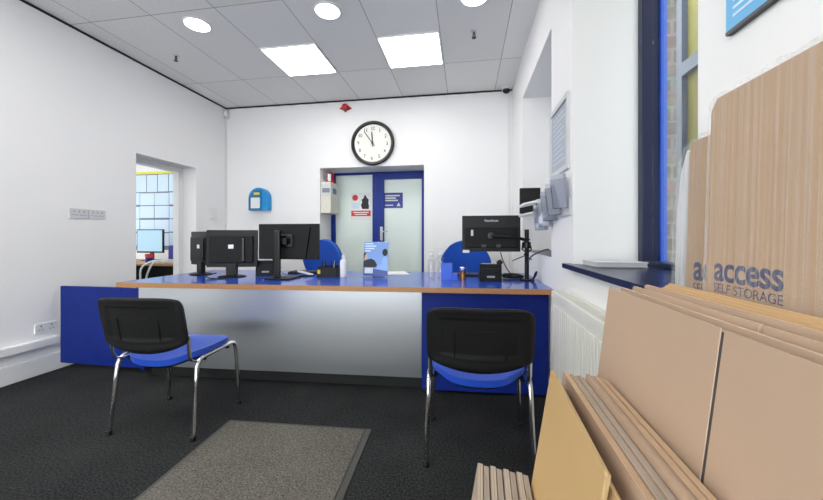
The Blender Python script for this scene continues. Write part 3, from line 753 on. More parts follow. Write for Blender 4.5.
# ------------------------------------------------------------------ visitor chairs
def visitor_chair(label, loc, rz):
    t = tag(root('visitor_chair', loc, rz), label, 'chair')
    # seat: rounded plan, sagging towards the rear
    def plan(u, v):
        a, b = 2*u-1, 2*v-1
        x = a*math.sqrt(1-0.42*b**4); y = b*math.sqrt(1-0.42*a**4)
        return 0.245*x, 0.012+0.222*y
    def top_z(x, y):
        k = max(0, min(1, (0.10-y)/0.30))
        fr = max(0, (y-0.12)/0.1)
        return 0.472-0.040*(1-(x/0.24)**2)*k*k - 0.018*fr*fr
    def f_top(u, v):
        x, y = plan(u, v); return (x*0.985, y, top_z(x, y))
    def f_bot(u, v):
        x, y = plan(u, v); return (x*0.965, y*0.975, top_z(x, y)-0.036)
    MB().slab(f_top, f_bot, 18, 16).build('seat', M['seat'], t, True)
    def p_top(u, v):
        x, y = plan(u, v); return (x*0.94, y*0.94, top_z(x, y)-0.037)
    def p_bot(u, v):
        x, y = plan(u, v); return (x*0.88, y*0.88, top_z(x, y)-0.052)
    MB().slab(p_top, p_bot, 14, 12).build('seat_pan', M['black'], t, True)
    # backrest: black moulded shell, concave to the sitter
    def outline(u, v, k=1.0):
        a, b = (2*u-1), (2*v-1)
        x = a*(1-(0.085*b**6 if b > 0 else 0.05*b**8)); z = b*(1-(0.11*a**6 if b > 0 else 0.05*a**6))
        if b < 0: z -= 0.36*(1-a*a)*b*b
        return x*0.250*k, 0.135*z*k
    def pos(x, z, off):
        zz = 0.668+z
        y = -0.232-0.20*(zz-0.50)-0.030+0.50*x*x*1.0
        return (x, y-off, zz)
    def shell(u, v):
        x, z = outline(u, v)
        e = min(min(u, 1-u)*2, min(v, 1-v)*1.3)
        if e < 0.001: off = 0.002
        elif e < 0.14: off = 0.012
        elif e < 0.24: off = 0.009
        else: off = 0.003
        return pos(x, z, off)
    def inner(u, v):
        x, z = outline(u, v, 0.985); return pos(x, z, -0.016)
    MB().slab(shell, inner, 34, 34).build('backrest_shell', M['black_tex'], t, True)
    def pad_a(u, v):
        x, z = outline(u, v, 0.93); return pos(x, z, -0.017)
    def pad_b(u, v):
        x, z = outline(u, v, 0.90); return pos(x, z, -0.040)
    MB().slab(pad_a, pad_b, 20, 14).build('back_pad', M['seat'], t, True)
    # raised T-shaped moulding on the back of the shell
    m = MB()
    for a in ((-0.062, 0.062, 0.030, 0.036), (-0.062, -0.056, -0.10, 0.030), (0.056, 0.062, -0.10, 0.030)):
        x0, x1, z0, z1 = a
        m.box(x0, x1, 0, 0.004, 0, z1-z0, 0.001, Matrix.Translation(Vector(pos((x0+x1)/2, z0-0.01, 0.0055))) @ Matrix.Rotation(0.197, 4, 'X'))
    m.build('moulded_rib', M['black'], t)
    for sx in (-1, 1):
        ln = [(0.258*sx, -0.215, 0.0), (0.250*sx, -0.180, 0.30), (0.247*sx, -0.170, 0.390), (0.246*sx, -0.155, 0.418), (0.246*sx, -0.125, 0.430)]
        rn = [(0.246*sx, -0.125, 0.430), (0.246*sx, 0.13, 0.434), (0.246*sx, 0.158, 0.428), (0.247*sx, 0.176, 0.408), (0.248*sx, 0.184, 0.375)]
        fn = [(0.248*sx, 0.184, 0.375), (0.252*sx, 0.195, 0.22), (0.256*sx, 0.208, 0.0)]
        for nm_, pts in (('leg', ln), ('leg', fn), ('side_rail', rn)):
            lg_ = MB().tube(pts, 0.0125, 12).build(nm_, M['chrome'], t, True)
            if nm_ == 'leg':
                ft = min(pts, key=lambda p: p[2])
                MB().lathe([(0, 0), (0.0155, 0), (0.0155, 0.022), (0.013, 0.026)], 12, Matrix.Translation((ft[0], ft[1], 0.0005))).build('rubber_foot', M['black'], lg_, True)
        up = [(0.226*sx, -0.09, 0.424), (0.230*sx, -0.165, 0.424), (0.233*sx, -0.198, 0.438), (0.235*sx, -0.214, 0.47), (0.236*sx, -0.222, 0.58)]
        MB().tube(up, 0.011, 10, True, 0.007).build('back_upright', M['chrome'], t, True)
        MB().lathe([(0, 0), (0.014, 0), (0.014, 0.012), (0, 0.014)], 12, Matrix.Translation((0.22*sx, -0.12, 0.405))).build('bolt_cap', M['black'], t, True)
    cr = MB(); cr.tube([(-0.246, -0.10, 0.414), (0.246, -0.10, 0.414)], 0.009, 8).tube([(-0.246, 0.11, 0.412), (0.246, 0.11, 0.412)], 0.009, 8)
    cr.build('cross_bar', M['black'], t, True)
    return t
visitor_chair('blue visitor chair on the left, near the blue panel, turned slightly sideways', (-1.76, 1.865, 0), math.radians(3.2))
visitor_chair('blue visitor chair on the right, seen from behind, beside the cardboard', (0.058, 1.885, 0), math.radians(1.0))

# floor mat
t = tag(root('door_mat', (-0.96, 1.05, 0.0)), 'taupe rectangular carpet mat lying on the dark floor', 'mat', )
ang = math.radians(2.6)
t.rotation_euler = (0, 0, ang)
MB().box(-0.41, 0.42, -1.0, 0.83, 0.001, 0.010, 0.002).build('pile', M['mat'], t)
m = MB(); m.box(-0.43, -0.411, -1.02, 0.85, 0.001, 0.006).box(0.421, 0.455, -1.02, 0.85, 0.001, 0.006).box(-0.411, 0.421, 0.831, 0.85, 0.001, 0.006).box(-0.411, 0.421, -1.02, -1.001, 0.001, 0.006)
m.build('border', M['matedge'], t)

# ------------------------------------------------------------------ office chairs behind the desk
def office_chair(label, loc, rz, hz=0.0):
    t = tag(root('office_chair', loc, rz), label, 'office chair')
    def bk(u, v, y, k=1.0):
        a, b = (2*u-1)*k, (2*v-1)*k
        x = a*math.sqrt(1-0.40*b*b)*1.10; z = b*math.sqrt(1-0.40*a*a)
        x *= 0.262*(1-0.20*max(0, b)**2)
        return (x, y-0.9*x*x-0.06*b, 0.86+hz+0.27*z)
    MB().slab(lambda u, v: bk(u, v, 0.30), lambda u, v: bk(u, v, 0.24, 0.96), 16, 16).build('backrest', M['chairblue'], t, True)
    MB().slab(lambda u, v: bk(u, v, 0.325, 0.93), lambda u, v: bk(u, v, 0.302, 0.96), 12, 12).build('back_shell', M['black'], t, True)
    def st(u, v, z, k):
        a, b = (2*u-1)*k, (2*v-1)*k
        return (a*0.24*math.sqrt(1-0.25*b**4), b*0.23*math.sqrt(1-0.25*a**4), z)
    MB().slab(lambda u, v: st(u, v, 0.50, 1), lambda u, v: st(u, v, 0.44, 0.95), 14, 14).build('seat', M['chairblue'], t, True)
    MB().tube([(0, 0.1, 0.43), (0, 0.31, 0.44), (0, 0.345, 0.50), (0, 0.335, 0.75)], 0.02, 10, True, 0.008).build('back_bar', M['black'], t, True)
    MB().tube([(0, 0, 0.10), (0, 0, 0.43)], 0.025, 14).build('gas_column', M['black'], t, True)
    for k in range(5):
        a = k*2*PI/5+0.3; c_, s2 = math.cos(a), math.sin(a)
        lg = MB().tube([(0.02*c_, 0.02*s2, 0.11), (0.28*c_, 0.28*s2, 0.07)], [0.022, 0.014], 8).build('base_leg', M['black'], t, True)
        MB().lathe([(0, -0.02), (0.027, -0.02), (0.027, 0.02), (0, 0.02)], 14, Matrix.Translation((0.29*c_, 0.29*s2, 0.028)) @ Matrix.Rotation(a, 4, 'Z') @ Matrix.Rotation(PI/2, 4, 'X')).build('caster', M['black'], lg, True)
    return t
office_chair('blue office chair behind the desk, left one, partly hidden by the large monitor', (-1.76, 3.70, 0), math.radians(-14), -0.035)
office_chair('blue office chair behind the desk, right one, partly hidden by the monitor on an arm', (0.01, 3.68, 0), math.radians(4), -0.045)

# ------------------------------------------------------------------ things on the desk
def monitor(label, loc, rz, w, h, zb, neck, base, style):
    """origin on the desk; back faces -Y at rz = 0"""
    t = tag(root('monitor', loc, rz), label, 'monitor')
    d = 0.022
    MB().box(-w/2, w/2, 0, d, zb, zb+h, 0.004).build('bezel', M['black'], t)
    MB().box(-w/2+0.012, w/2-0.012, d+0.0005, d+0.002, zb+0.014, zb+h-0.012).build('screen', M['black_gloss'], t)
    if style == 'old':
        MB().box(-w/2+0.03, w/2-0.03, -0.022, -0.0005, zb+0.035, zb+h-0.05, 0.008).build('rear_housing', M['black_tex'], t)
        MB().box(-0.022, 0.022, -0.0245, -0.0225, zb+h*0.50, zb+h*0.50+0.035).build('label_sticker', M['paper'], t)
        MB().box(0.095, 0.118, -0.036, -0.0225, zb+0.05, zb+h-0.07, 0.004).build('port_strip', M['black_gloss'], t)
        MB().box(-0.045, 0.045, -0.02, 0.02, 0.013, zb+0.034, 0.006, Matrix.Translation((0, 0.002, 0))).build('neck', M['black'], t)
        MB().lathe([(0.115, 0), (0.118, 0.004), (0.10, 0.012), (0, 0.012)], 32, Matrix.Diagonal((1.0, 0.78, 1, 1))).build('base', M['black'], t, True)
    elif style == 'large':
        m = MB()
        m.prism([(-w/2+0.002, zb+0.002), (w/2-0.002, zb+0.002), (w/2-0.002, zb+h-0.002), (-w/2+0.002, zb+h-0.002)], 0.0005, 0.004, face_front((0, 0, 0)))
        m.prism([(-0.16, zb+0.01), (0.16, zb+0.01), (0.20, zb+h-0.03), (0.0, zb+h-0.055), (-0.20, zb+h-0.03)], 0.004, 0.018, face_front((0, 0, 0)))
        m.build('rear_housing', M['black_tex'], t)
        m = MB().box(-0.055, 0.055, -0.034, -0.0185, zb+0.10, zb+0.21, 0.006); m.build('mount_plate', M['black_gloss'], t)
        nk = MB().box(-0.075, -0.025, -0.10, -0.07, 0.014, zb+h-0.055, 0.006).box(-0.05, 0.02, -0.07, -0.0345, zb+0.13, zb+0.18); nk.build('neck', M['black_gloss'], t)
        MB().box(-0.15, 0.07, -0.12, 0.09, 0, 0.013, 0.005).build('base', M['black'], t)
    else:
        m = MB(); m.box(-0.21, 0.21, -0.018, -0.0005, zb+0.03, zb+h*0.66, 0.008)
        m.build('rear_housing', M['black_tex'], t)
        MB().box(-0.165, -0.145, -0.0205, -0.0185, zb+0.13, zb+0.18).build('label_sticker', M['lightgrey'], t)
        for x in (-0.06, 0.06): MB().box(x-0.018, x+0.018, -0.024, -0.0185, zb+0.035, zb+0.06, 0.002).build('port', M['darkgrey'], t)
        MB().box(-w/2+0.006, -w/2+0.06, -0.004, -0.0006, zb-0.012, zb+0.012).build('label_sticker', M['paper'], t)
        text_mesh('maker_lettering', 'ViewSonic', 0.115, 0.020, M['lightgrey'], t, face_front((-0.055, -0.0006, zb+h-0.052)), 0.0006, 0.01)
    return t
monitor('small black monitor turned away at the left end of the desk', (-2.45, 2.83, T), math.radians(-25), 0.40, 0.315, 0.085, 0, 0, 'old')
monitor('small black monitor with a white label, second from the left on the desk', (-2.03, 2.70, T), math.radians(14), 0.43, 0.325, 0.085, 0, 0, 'old')
monitor('large black monitor with a tall flat stand in front of the left blue chair', (-1.48, 2.67, T), math.radians(0), 0.545, 0.30, 0.160, 0, 0, 'large')
t4 = monitor('wide black monitor held on a pole arm at the right end of the desk', (0.205, 2.90, T), math.radians(0), 0.475, 0.30, 0.228, 0, 0, 'arm')
# its pole arm
t = tag(root('pole_stand', (0.485, 2.86, T)), 'black pole stand with clamps carrying the right-hand monitor', 'pole stand')
MB().tube([(0, 0, 0.008), (0, 0, 0.41)], 0.0175, 16).build('pole', M['black'], t, True)
MB().box(-0.05, 0.05, -0.05, 0.05, 0, 0.012, 0.003).build('foot', M['black'], t)
MB().tube([(0, 0, 0.26), (0, 0, 0.31)], 0.032, 16).build('collar', M['black_gloss'], t, True)
MB().tube([(-0.01, -0.01, 0.325), (-0.10, -0.05, 0.35), (-0.27, -0.024, 0.36)], 0.013, 10).build('arm', M['black'], t, True)
MB().lathe([(0, 0), (0.035, 0), (0.03, 0.018), (0, 0.02)], 18, Matrix.Translation((-0.28, 0.018, 0.36)) @ Matrix.Rotation(PI/2, 4, 'X')).build('mount_disc', M['black_gloss'], t, True)
m = MB()
m.tube([(0.02, -0.02, 0.33), (-0.04, -0.05, 0.30), (-0.045, -0.05, 0.25), (0.0, -0.035, 0.22), (0.03, -0.03, 0.25), (0.02, -0.02, 0.30)], 0.006, 8)
m.tube([(0.02, -0.02, 0.30), (-0.03, -0.06, 0.21), (0.03, -0.04, 0.17)], 0.005, 8)
m.build('cable_loop', M['black'], t, True)
MB().tube([(-0.02, -0.03, 0.20), (-0.12, -0.05, 0.16)], 0.004, 6).build('clamp_lever', M['darkgrey'], t, True)
def cable(name, pts, r, mat, label, sub=6):
    P = [Vector(p) for p in pts]; out = []
    for i in range(len(P)-1):
        p0 = P[max(i-1, 0)]; p1 = P[i]; p2 = P[i+1]; p3 = P[min(i+2, len(P)-1)]
        for k in range(sub):
            u = k/sub
            out.append(0.5*((2*p1)+(p2-p0)*u+(2*p0-5*p1+4*p2-p3)*u*u+(3*p1-p0-3*p2+p3)*u**3))
    out.append(P[-1])
    o = MB().tube(out, r, 7).build(name, mat, None, True)
    return tag(o, label, 'cable')
cable('cable', [(0.28, 2.872, 1.0), (0.30, 2.875, 0.93), (0.335, 2.88, 0.86), (0.385, 2.90, 0.80), (0.43, 2.91, 0.783)], 0.004, M['black'], 'thin black cable hanging from the right-hand monitor to the desk')
random.seed(3)
pts = []
for i in range(34):
    a = i*1.9; r = 0.03+0.045*random.random()
    pts.append((0.39+1.3*r*math.cos(a), 2.95+r*math.sin(a)*0.9, T+0.006+0.045*random.random()*(1-i/60)))
cable('cable_tangle', pts, 0.005, M['black'], 'tangle of black cables heaped on the desk at the foot of the pole', 5)
pts = [(0.53, 2.90, T+0.006), (0.545, 2.84, T+0.03), (0.55, 2.80, T+0.075), (0.535, 2.79, T+0.06), (0.52, 2.78, T+0.02), (0.50, 2.74, T+0.006)]
cable('cable', pts, 0.006, M['black'], 'black cable loop right of the pole at the end of the desk')
cable('cable', [(-1.93, 2.60, T+0.10), (-1.90, 2.58, T+0.04), (-1.95, 2.54, T+0.006), (-2.10, 2.53, T+0.006), (-2.18, 2.58, T+0.02), (-2.15, 2.66, T+0.035)], 0.005, M['black'], 'black cable looping round the base of the second monitor from the left')
cable('cable', [(-1.565, 2.63, T+0.16), (-1.57, 2.66, T+0.10), (-1.56, 2.74, T+0.03), (-1.50, 2.86, T+0.006)], 0.003, M['black'], 'thin black cable hanging under the large left monitor')
cable('cable', [(0.60, 2.62, 1.03), (0.58, 2.58, 1.035), (0.545, 2.62, 1.02), (0.50, 2.72, 0.98), (0.49, 2.80, 0.94)], 0.006, M['darkgrey'], 'dark cable drooping from the blind recess towards the pole')

def phone(label, loc, rz, s=1.0):
    t = tag(root('desk_phone', loc, rz), label, 'phone')
    # back faces -Y: wedge body leaning up towards the far side
    Ms = frame_mat((0, 0, 0), (0, 1, 0), (0, 0, 1), (1, 0, 0))
    MB().prism([(-0.06, 0), (0.10, 0), (0.10, 0.02), (-0.02, 0.135), (-0.05, 0.135)], -0.085, 0.085, Ms).build('body', M['black_tex'], t)
    MB().prism([(-0.075, 0.0), (-0.061, 0.0), (-0.051, 0.10), (-0.065, 0.10)], -0.07, 0.07, Ms).build('stand', M['black_tex'], t)
    hs = MB(); hs.box(0.050, 0.098, -0.03, 0.0, 0.135, 0.158, 0.008).tube([(0.074, -0.02, 0.155), (0.074, 0.04, 0.12), (0.074, 0.10, 0.06)], 0.016, 10).box(0.052, 0.096, 0.075, 0.115, 0.03, 0.065, 0.008)
    hs.build('handset', M['black_gloss'], t, True)
    MB().box(-0.07, 0.03, -0.047, -0.018, 0.1355, 0.140).build('display', M['grey'], t)
    MB().box(-0.03, 0.03, -0.0775, -0.0755, 0.03, 0.045).build('badge', M['grey'], t)
    return t
phone('black desk phone between the labelled monitor and the large monitor', (-1.805, 2.87, T), math.radians(24))
phone('black desk phone in front of the right-hand monitor', (0.19, 2.80, T), math.radians(2))
# keyboard and mouse behind monitors
def keyboard(label, loc, rz):
    t = tag(root('keyboard', loc, rz), label, 'keyboard')
    MB().box(-0.21, 0.21, -0.07, 0.07, 0, 0.016, 0.004).build('case', M['black'], t)
    k = MB()
    for r in range(4):
        for c in range(14): k.box(-0.195+c*0.028, -0.195+c*0.028+0.022, -0.055+r*0.028, -0.055+r*0.028+0.022, 0.0165, 0.022)
    k.build('keys', M['darkgrey'], t)
keyboard('black keyboard lying behind the large left monitor', (-1.47, 3.09, T), math.radians(4))
keyboard('black keyboard lying behind the phone at the right end of the desk', (0.04, 3.12, T), 0)
# stapler-like tool
t = tag(root('stapler', (-1.405, 2.83, T)), 'black and white stapler lying open left of the pen organiser', 'stapler')
t.rotation_euler = (0, 0, math.radians(25))
MB().box(-0.07, 0.07, -0.018, 0.018, 0, 0.012, 0.003).build('base', M['black'], t)
MB().box(-0.075, 0.065, -0.014, 0.014, 0.0, 0.018, 0.005, Matrix.Translation((0, 0, 0.020)) @ Matrix.Rotation(math.radians(16), 4, 'Y')).build('arm', M['paper'], t)
# pen organiser with pens
t = tag(root('pen_organiser', (-1.19, 2.83, T)), 'black mesh pen organiser on the desk beside the white bottle', 'organiser')
m = MB()
for a in ((-0.085, 0.085, -0.05, -0.046, 0, 0.085), (-0.085, 0.085, 0.046, 0.05, 0, 0.095), (-0.085, -0.081, -0.046, 0.046, 0, 0.09), (0.081, 0.085, -0.046, 0.046, 0, 0.09), (-0.081, 0.081, -0.046, 0.046, 0, 0.004), (-0.01, -0.007, -0.046, 0.046, 0.004, 0.088)):
    m.box(*a)
m.build('tray', M['black'], t)
MB().box(-0.08, -0.055, -0.0525, -0.0505, 0.03, 0.065).build('sticker', M['yellow'], t)
random.seed(11)
cols = ['black', 'darkgrey', 'black', 'navyblue', 'black', 'grey', 'black']
places = ['leftmost of the pens', 'second of the pens from the left', 'third of the pens from the left', 'blue one in the middle', 'third of the pens from the right', 'grey one near the right', 'rightmost of the pens']
for k in range(7):
    x = -1.19-0.065+0.021*k; y = 2.83+random.uniform(-0.02, 0.02)
    if abs(x+1.19+0.0085) < 0.008: x += 0.01
    dxp, dyp = random.uniform(-0.018, 0.018), random.uniform(-0.02, 0.02)
    o = MB().tube([(x, y, T+0.006), (x+dxp*0.9, y+dyp*0.9, T+0.125), (x+dxp, y+dyp, T+0.145)], [0.0045, 0.0045, 0.002], 8).build('pen', M[cols[k]], None, True)
    tag(o, 'pen standing in the black organiser, '+places[k], 'pen', 'pens in the organiser')
# white spray bottle
def bottle(name, label, loc, r, h, mat, capmat, pump=False):
    t = tag(root(name, loc), label, 'bottle')
    MB().lathe([(0, 0), (r, 0), (r, h*0.62), (r*0.85, h*0.70), (r*0.42, h*0.76), (r*0.42, h*0.80), (0, h*0.80)], 20).build('body', mat, t, True)
    MB().lathe([(r*0.5, h*0.80), (r*0.5, h*0.90), (r*0.3, h*0.92), (r*0.12, h*0.93), (r*0.12, h), (0, h)], 16).build('cap', capmat, t, True)
    if pump:
        MB().box(-r*0.9, r*0.25, -0.006, 0.006, h, h+0.012, 0.003).build('nozzle', capmat, t)
    return t
bottle('bottle', 'white plastic bottle standing right of the black pen organiser', (-1.062, 2.85, T), 0.030, 0.205, M['bottle'], M['bottle'])
bottle('pump_bottle', 'clear pump bottle standing left of the blue pen pot', (-0.285, 2.83, T), 0.032, 0.23, M['acrylic'], M['bottle'], True)
bottle('pump_bottle', 'taller pump bottle with pale label behind the blue pen pot', (-0.215, 2.96, T), 0.030, 0.25, M['acrylic'], M['bottle'], True)
# blue pot
t = tag(root('pen_pot', (-0.155, 2.80, T)), 'blue plastic desk pot beside the clear pump bottle', 'pot')
m = MB()
for a in ((-0.045, 0.045, -0.035, -0.031, 0, 0.135), (-0.045, 0.045, 0.031, 0.035, 0, 0.135), (-0.045, -0.041, -0.031, 0.031, 0, 0.135), (0.041, 0.045, -0.031, 0.031, 0, 0.135), (-0.041, 0.041, -0.031, 0.031, 0, 0.004)): m.box(*a)
m.build('pot', M['brightblue'], t)
MB().box(0.046, 0.085, -0.03, 0.03, 0.0, 0.05).build('side_pocket', M['brightblue'], t)
o = MB().tube([(-0.08, 2.80, T+0.06), (-0.055, 2.79, T+0.075), (-0.045, 2.785, T+0.006)], 0.006, 8).build('clip', M['paper'], None, True)
bpy.data.objects.remove(o)
# metal cup
t = tag(root('metal_cup', (-0.025, 2.80, T)), 'small shiny metal cup on the desk between pot and phone', 'cup')
MB().lathe([(0, 0), (0.024, 0), (0.026, 0.03), (0.022, 0.05), (0.026, 0.075), (0, 0.075)], 24).build('cup', M['amber'], t, True)
MB().lathe([(0.026, 0.0752), (0.028, 0.08), (0.028, 0.10), (0.02, 0.108), (0, 0.108)], 24).build('lid', M['chrome'], t, True)
# paper sheet
o = MB().box(-0.105, 0.105, -0.15, 0.15, 0, 0.0015).build('paper_sheet', M['paper'], None, False, (-0.665, 3.22, T+0.0005), (0, 0, math.radians(20)))
tag(o, 'white paper sheet lying on the desk behind the leaflet stand', 'paper')
# poster stand
t = tag(root('poster_stand', (-0.775, 2.85, T), math.radians(-3)), 'blue photo poster in a clear stand at the middle of the desk', 'poster stand')
lean = Matrix.Translation((0, 0, 0.012)) @ Matrix.Rotation(math.radians(-7), 4, 'X') @ face_front((0, 0, 0))
pw, ph_ = 0.222, 0.295
MB().prism([(-pw/2, 0), (pw/2, 0), (pw/2, ph_), (-pw/2, ph_)], -0.003, 0, lean).build('poster', M['posterblue'], t)
m = MB(); m.box(-pw/2, pw/2, -0.05, 0.06, 0, 0.004)
m.prism([(-pw/2, 0), (pw/2, 0), (pw/2, ph_+0.003), (-pw/2, ph_+0.003)], -0.006, -0.0035, lean)
m.build('stand', M['acrylic'], t)
MB().prism([(-pw/2, 0), (pw/2, 0), (pw/2, 0.055), (0.03, 0.06), (-pw/2, 0.07)], 0.0003, 0.0008, lean).build('lower_band', M['posterdeep'], t)
MB().prism(rrect(0.075, 0.045, 0.004, cx=-0.06, cy=0.045), 0.001, 0.0014, lean).build('white_caption', M['lightgrey'], t)
MB().prism([(-0.111, 0.075), (0.01, 0.075), (0.012, 0.10), (-0.01, 0.135), (-0.04, 0.15), (-0.065, 0.145), (-0.111, 0.13)], 0.001, 0.0014, lean).build('dark_jacket_figure', M['ink'], t)
MB().prism([(-0.09+0.02*math.cos(a), 0.168+0.027*math.sin(a)) for a in [2*PI*i/14 for i in range(14)]], 0.0015, 0.0019, lean).build('face', M['skin'], t)
MB().prism([(-0.108, 0.14), (-0.098, 0.18), (-0.085, 0.197), (-0.098, 0.203), (-0.111, 0.19), (-0.111, 0.14)], 0.002, 0.0024, lean).build('hair', M['ink'], t)
MB().prism([(0.0, 0.06), (0.111, 0.045), (0.111, 0.17), (0.085, 0.175), (0.06, 0.15), (0.055, 0.10), (0.0, 0.085)], 0.001, 0.0014, lean).build('blue_shirt_figure', M['shirt'], t)
MB().prism([(0.082+0.024*math.cos(a), 0.205+0.032*math.sin(a)) for a in [2*PI*i/14 for i in range(14)]], 0.0015, 0.0019, lean).build('head', M['ink'], t)
m = MB()
for i, w in enumerate((0.075, 0.10, 0.085, 0.05)): m.prism(rrect(w, 0.011, 0.004, cx=-0.10+w/2, cy=0.280-0.021*i), 0.001, 0.0013, lean)
m.build('text_lines', M['paperblue'], t)

# ------------------------------------------------------------------ the office seen through the doorway
Mo = face_front((0, 0, 0))
rows = [(2.18, 0.30, 0.20, 8), (1.87, 0.215, 0.275, 6), (1.645, 0.215, 0.275, 6), (1.42, 0.22, 0.275, 6), (1.19, 0.22, 0.275, 6)]
n = 0
rown = ['top row', 'second row', 'third row', 'fourth row', 'bottom row']
for ri, (zt, hh, ww, cnt) in enumerate(rows):
    for c in range(cnt):
        x = -5.78+c*(ww+0.012)
        jx, jz = random.uniform(-0.004, 0.004), random.uniform(-0.006, 0.006)
        o = MB().prism(rrect(ww, hh-0.012, 0.002), 0, 0.002, Mo).build('pinned_sheet', M['paperblue'], None, False, (x+ww/2+jx, 4.998, zt-hh/2+jz))
        tag(o, 'printed sheet pinned on the office wall, %s' % rown[ri], 'paper', 'sheets pinned in the %s' % rown[ri])
o = MB().box(-5.80, -4.0, 4.9992, 4.9998, 0.90, 2.185).build('sheet_shadow_backing', M['shadowgrey']); tag(o, 'grey-blue backing standing in for shadows between the printed office sheets', 'shadow backing')  # added backing; its dark tone stands in for shadows between the sheets
o = MB().box(-5.80, -4.0, 4.994, 4.999, 2.19, 2.225).build('yellow_strip', M['lime']); tag(o, 'bright yellow strip along the office wall above the pinned sheets', 'strip')
t = tag(root('office_desk', (-4.75, 4.5, 0)), 'brown office desk seen through the left doorway', 'desk')
MB().box(-1.0, 0.95, -0.42, 0.42, 0.72, 0.75, 0.003).build('desktop', M['wood'], t)
MB().box(-0.98, -0.95, -0.38, 0.38, 0, 0.719).build('leg_panel', M['darkgrey'], t)
MB().box(0.90, 0.93, -0.38, 0.38, 0, 0.719).build('leg_panel', M['darkgrey'], t)
MB().box(-0.95, 0.90, 0.34, 0.36, 0.2, 0.719).build('modesty_panel', M['black'], t)
t = tag(root('monitor', (-4.90, 4.62, 0.75)), 'lit monitor with pale blue screen in the office beyond the doorway', 'monitor')
MB().box(-0.24, 0.235, 0, 0.03, 0.12, 0.49, 0.004).build('bezel', M['black'], t)
MB().box(-0.225, 0.22, -0.002, -0.0005, 0.145, 0.475).build('screen', M['screen'], t)
MB().box(-0.03, 0.03, 0.03, 0.05, 0.01, 0.30).build('neck', M['black'], t)
MB().box(-0.11, 0.11, -0.06, 0.12, 0, 0.011, 0.003).build('base', M['black'], t)
t = tag(root('pencil_cup', (-4.52, 4.25, 0.75)), 'red pencil cup with a blue base on the office desk', 'cup')
MB().lathe([(0, 0), (0.048, 0), (0.048, 0.07), (0, 0.07)], 20).build('base', M['navyblue'], t, True)
MB().lathe([(0.049, 0.0702), (0.05, 0.125), (0.045, 0.125), (0.044, 0.08), (0, 0.08)], 20).build('cup', M['redprint'], t, True)
o = MB().box(-4.55, -4.32, 4.60, 4.85, 0.7505, 0.98, 0.004).build('box_file', M['navyblue']); tag(o, 'blue box file on the office desk beside the lit monitor', 'box file')
o = MB().box(-4.42, -4.22, 4.20, 4.42, 0.7505, 0.79, 0.004).build('letter_pile', M['paper']); tag(o, 'white pile of paper on the front of the office desk', 'paper')
cable('cable', [(-4.16, 4.12, 0.764), (-4.16, 4.03, 0.80), (-4.22, 3.99, 0.72), (-4.28, 3.98, 0.55), (-4.24, 3.97, 0.45)], 0.012, M['trim'], 'thick white cable hanging over the office desk edge, right one')
cable('cable', [(-4.20, 4.20, 0.764), (-4.24, 4.04, 0.79), (-4.36, 3.99, 0.70), (-4.37, 3.98, 0.55), (-4.33, 3.97, 0.45)], 0.012, M['trim'], 'thick white cable hanging over the office desk edge, left one')
t = tag(root('computer_tower', (-4.12, 4.30, 0)), 'black computer tower under the office desk', 'computer')
MB().box(-0.10, 0.10, -0.2, 0.2, 0.0, 0.55, 0.006).build('case', M['black'], t)
MB().box(-0.09, 0.09, -0.206, -0.2005, 0.3, 0.5).build('front_bezel', M['darkgrey'], t)

# ------------------------------------------------------------------ cardboard
SL = 0.12                                    # most sheets lean by the same angle
def flat_box(label, c, z_top, y_far, y_near, th, face, edge, group=None, slots=(), slot_len=0.2, seam_w=0.006, slope=SL, rag=0.0, fill=0.45, yaw=0.0):
    """flattened box standing on its lower edge and leaning towards the right wall.
    local axes: X along the sheet (towards the camera), Y up the sheet, Z out of its face"""
    TH = math.atan(slope); cT, sT = math.cos(TH), math.sin(TH)
    ln = y_far-y_near; hgt = z_top/cT
    t = root('flat_packed_box', (c, (y_far+y_near)/2, 0.0), yaw)
    tag(t, label, 'cardboard box', group)
    Mx = frame_mat((0, 0, 0), (0, -1, 0), (sT, 0, cT), (-cT, 0, sT))
    half = seam_w/2
    xs = sorted(y_far-ys-ln/2 for ys in slots)
    pts = [(-ln/2, 0.0), (ln/2, 0.0), (ln/2, hgt-0.004), (ln/2-0.004, hgt)]
    for x in reversed(xs): pts += [(x+half, hgt), (x+half, hgt-slot_len), (x-half, hgt-slot_len), (x-half, hgt)]
    pts += [(-ln/2+0.004, hgt), (-ln/2, hgt-0.004)]
    sheet = 0.0042
    # two layers of board with a narrow gap between them
    off = Mx @ Matrix.Translation((0, 0.0035, 0))
    g = MB().prism(pts, -th*fill, 0, off); 
    bm = g.bm
    o = g.build('front_layer', face, t)
    me = o.data; me.materials.append(edge)
    nf = Vector((-cT, 0, sT))
    for p in me.polygons:
        if abs(p.normal.dot(nf)) < 0.5: p.material_index = 1
    o2 = MB().prism([(-ln/2+0.003, 0), (ln/2-0.002, 0), (ln/2-0.002, hgt-0.003-rag), (-ln/2+0.003, hgt-0.003-rag)], -th*(fill+0.08+fill), -th*(fill+0.08), off).build('back_layer', face, t)
    o2.data.materials.append(edge)
    for p in o2.data.polygons:
        if abs(p.normal.dot(nf)) < 0.5: p.material_index = 1
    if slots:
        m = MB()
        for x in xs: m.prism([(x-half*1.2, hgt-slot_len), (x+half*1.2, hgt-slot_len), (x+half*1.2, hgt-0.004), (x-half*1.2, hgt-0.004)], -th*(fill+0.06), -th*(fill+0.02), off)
        m.build('slot_shadow_gap', M['slot'], t)  # dark sheet set behind each slot in place of its shade
    return t
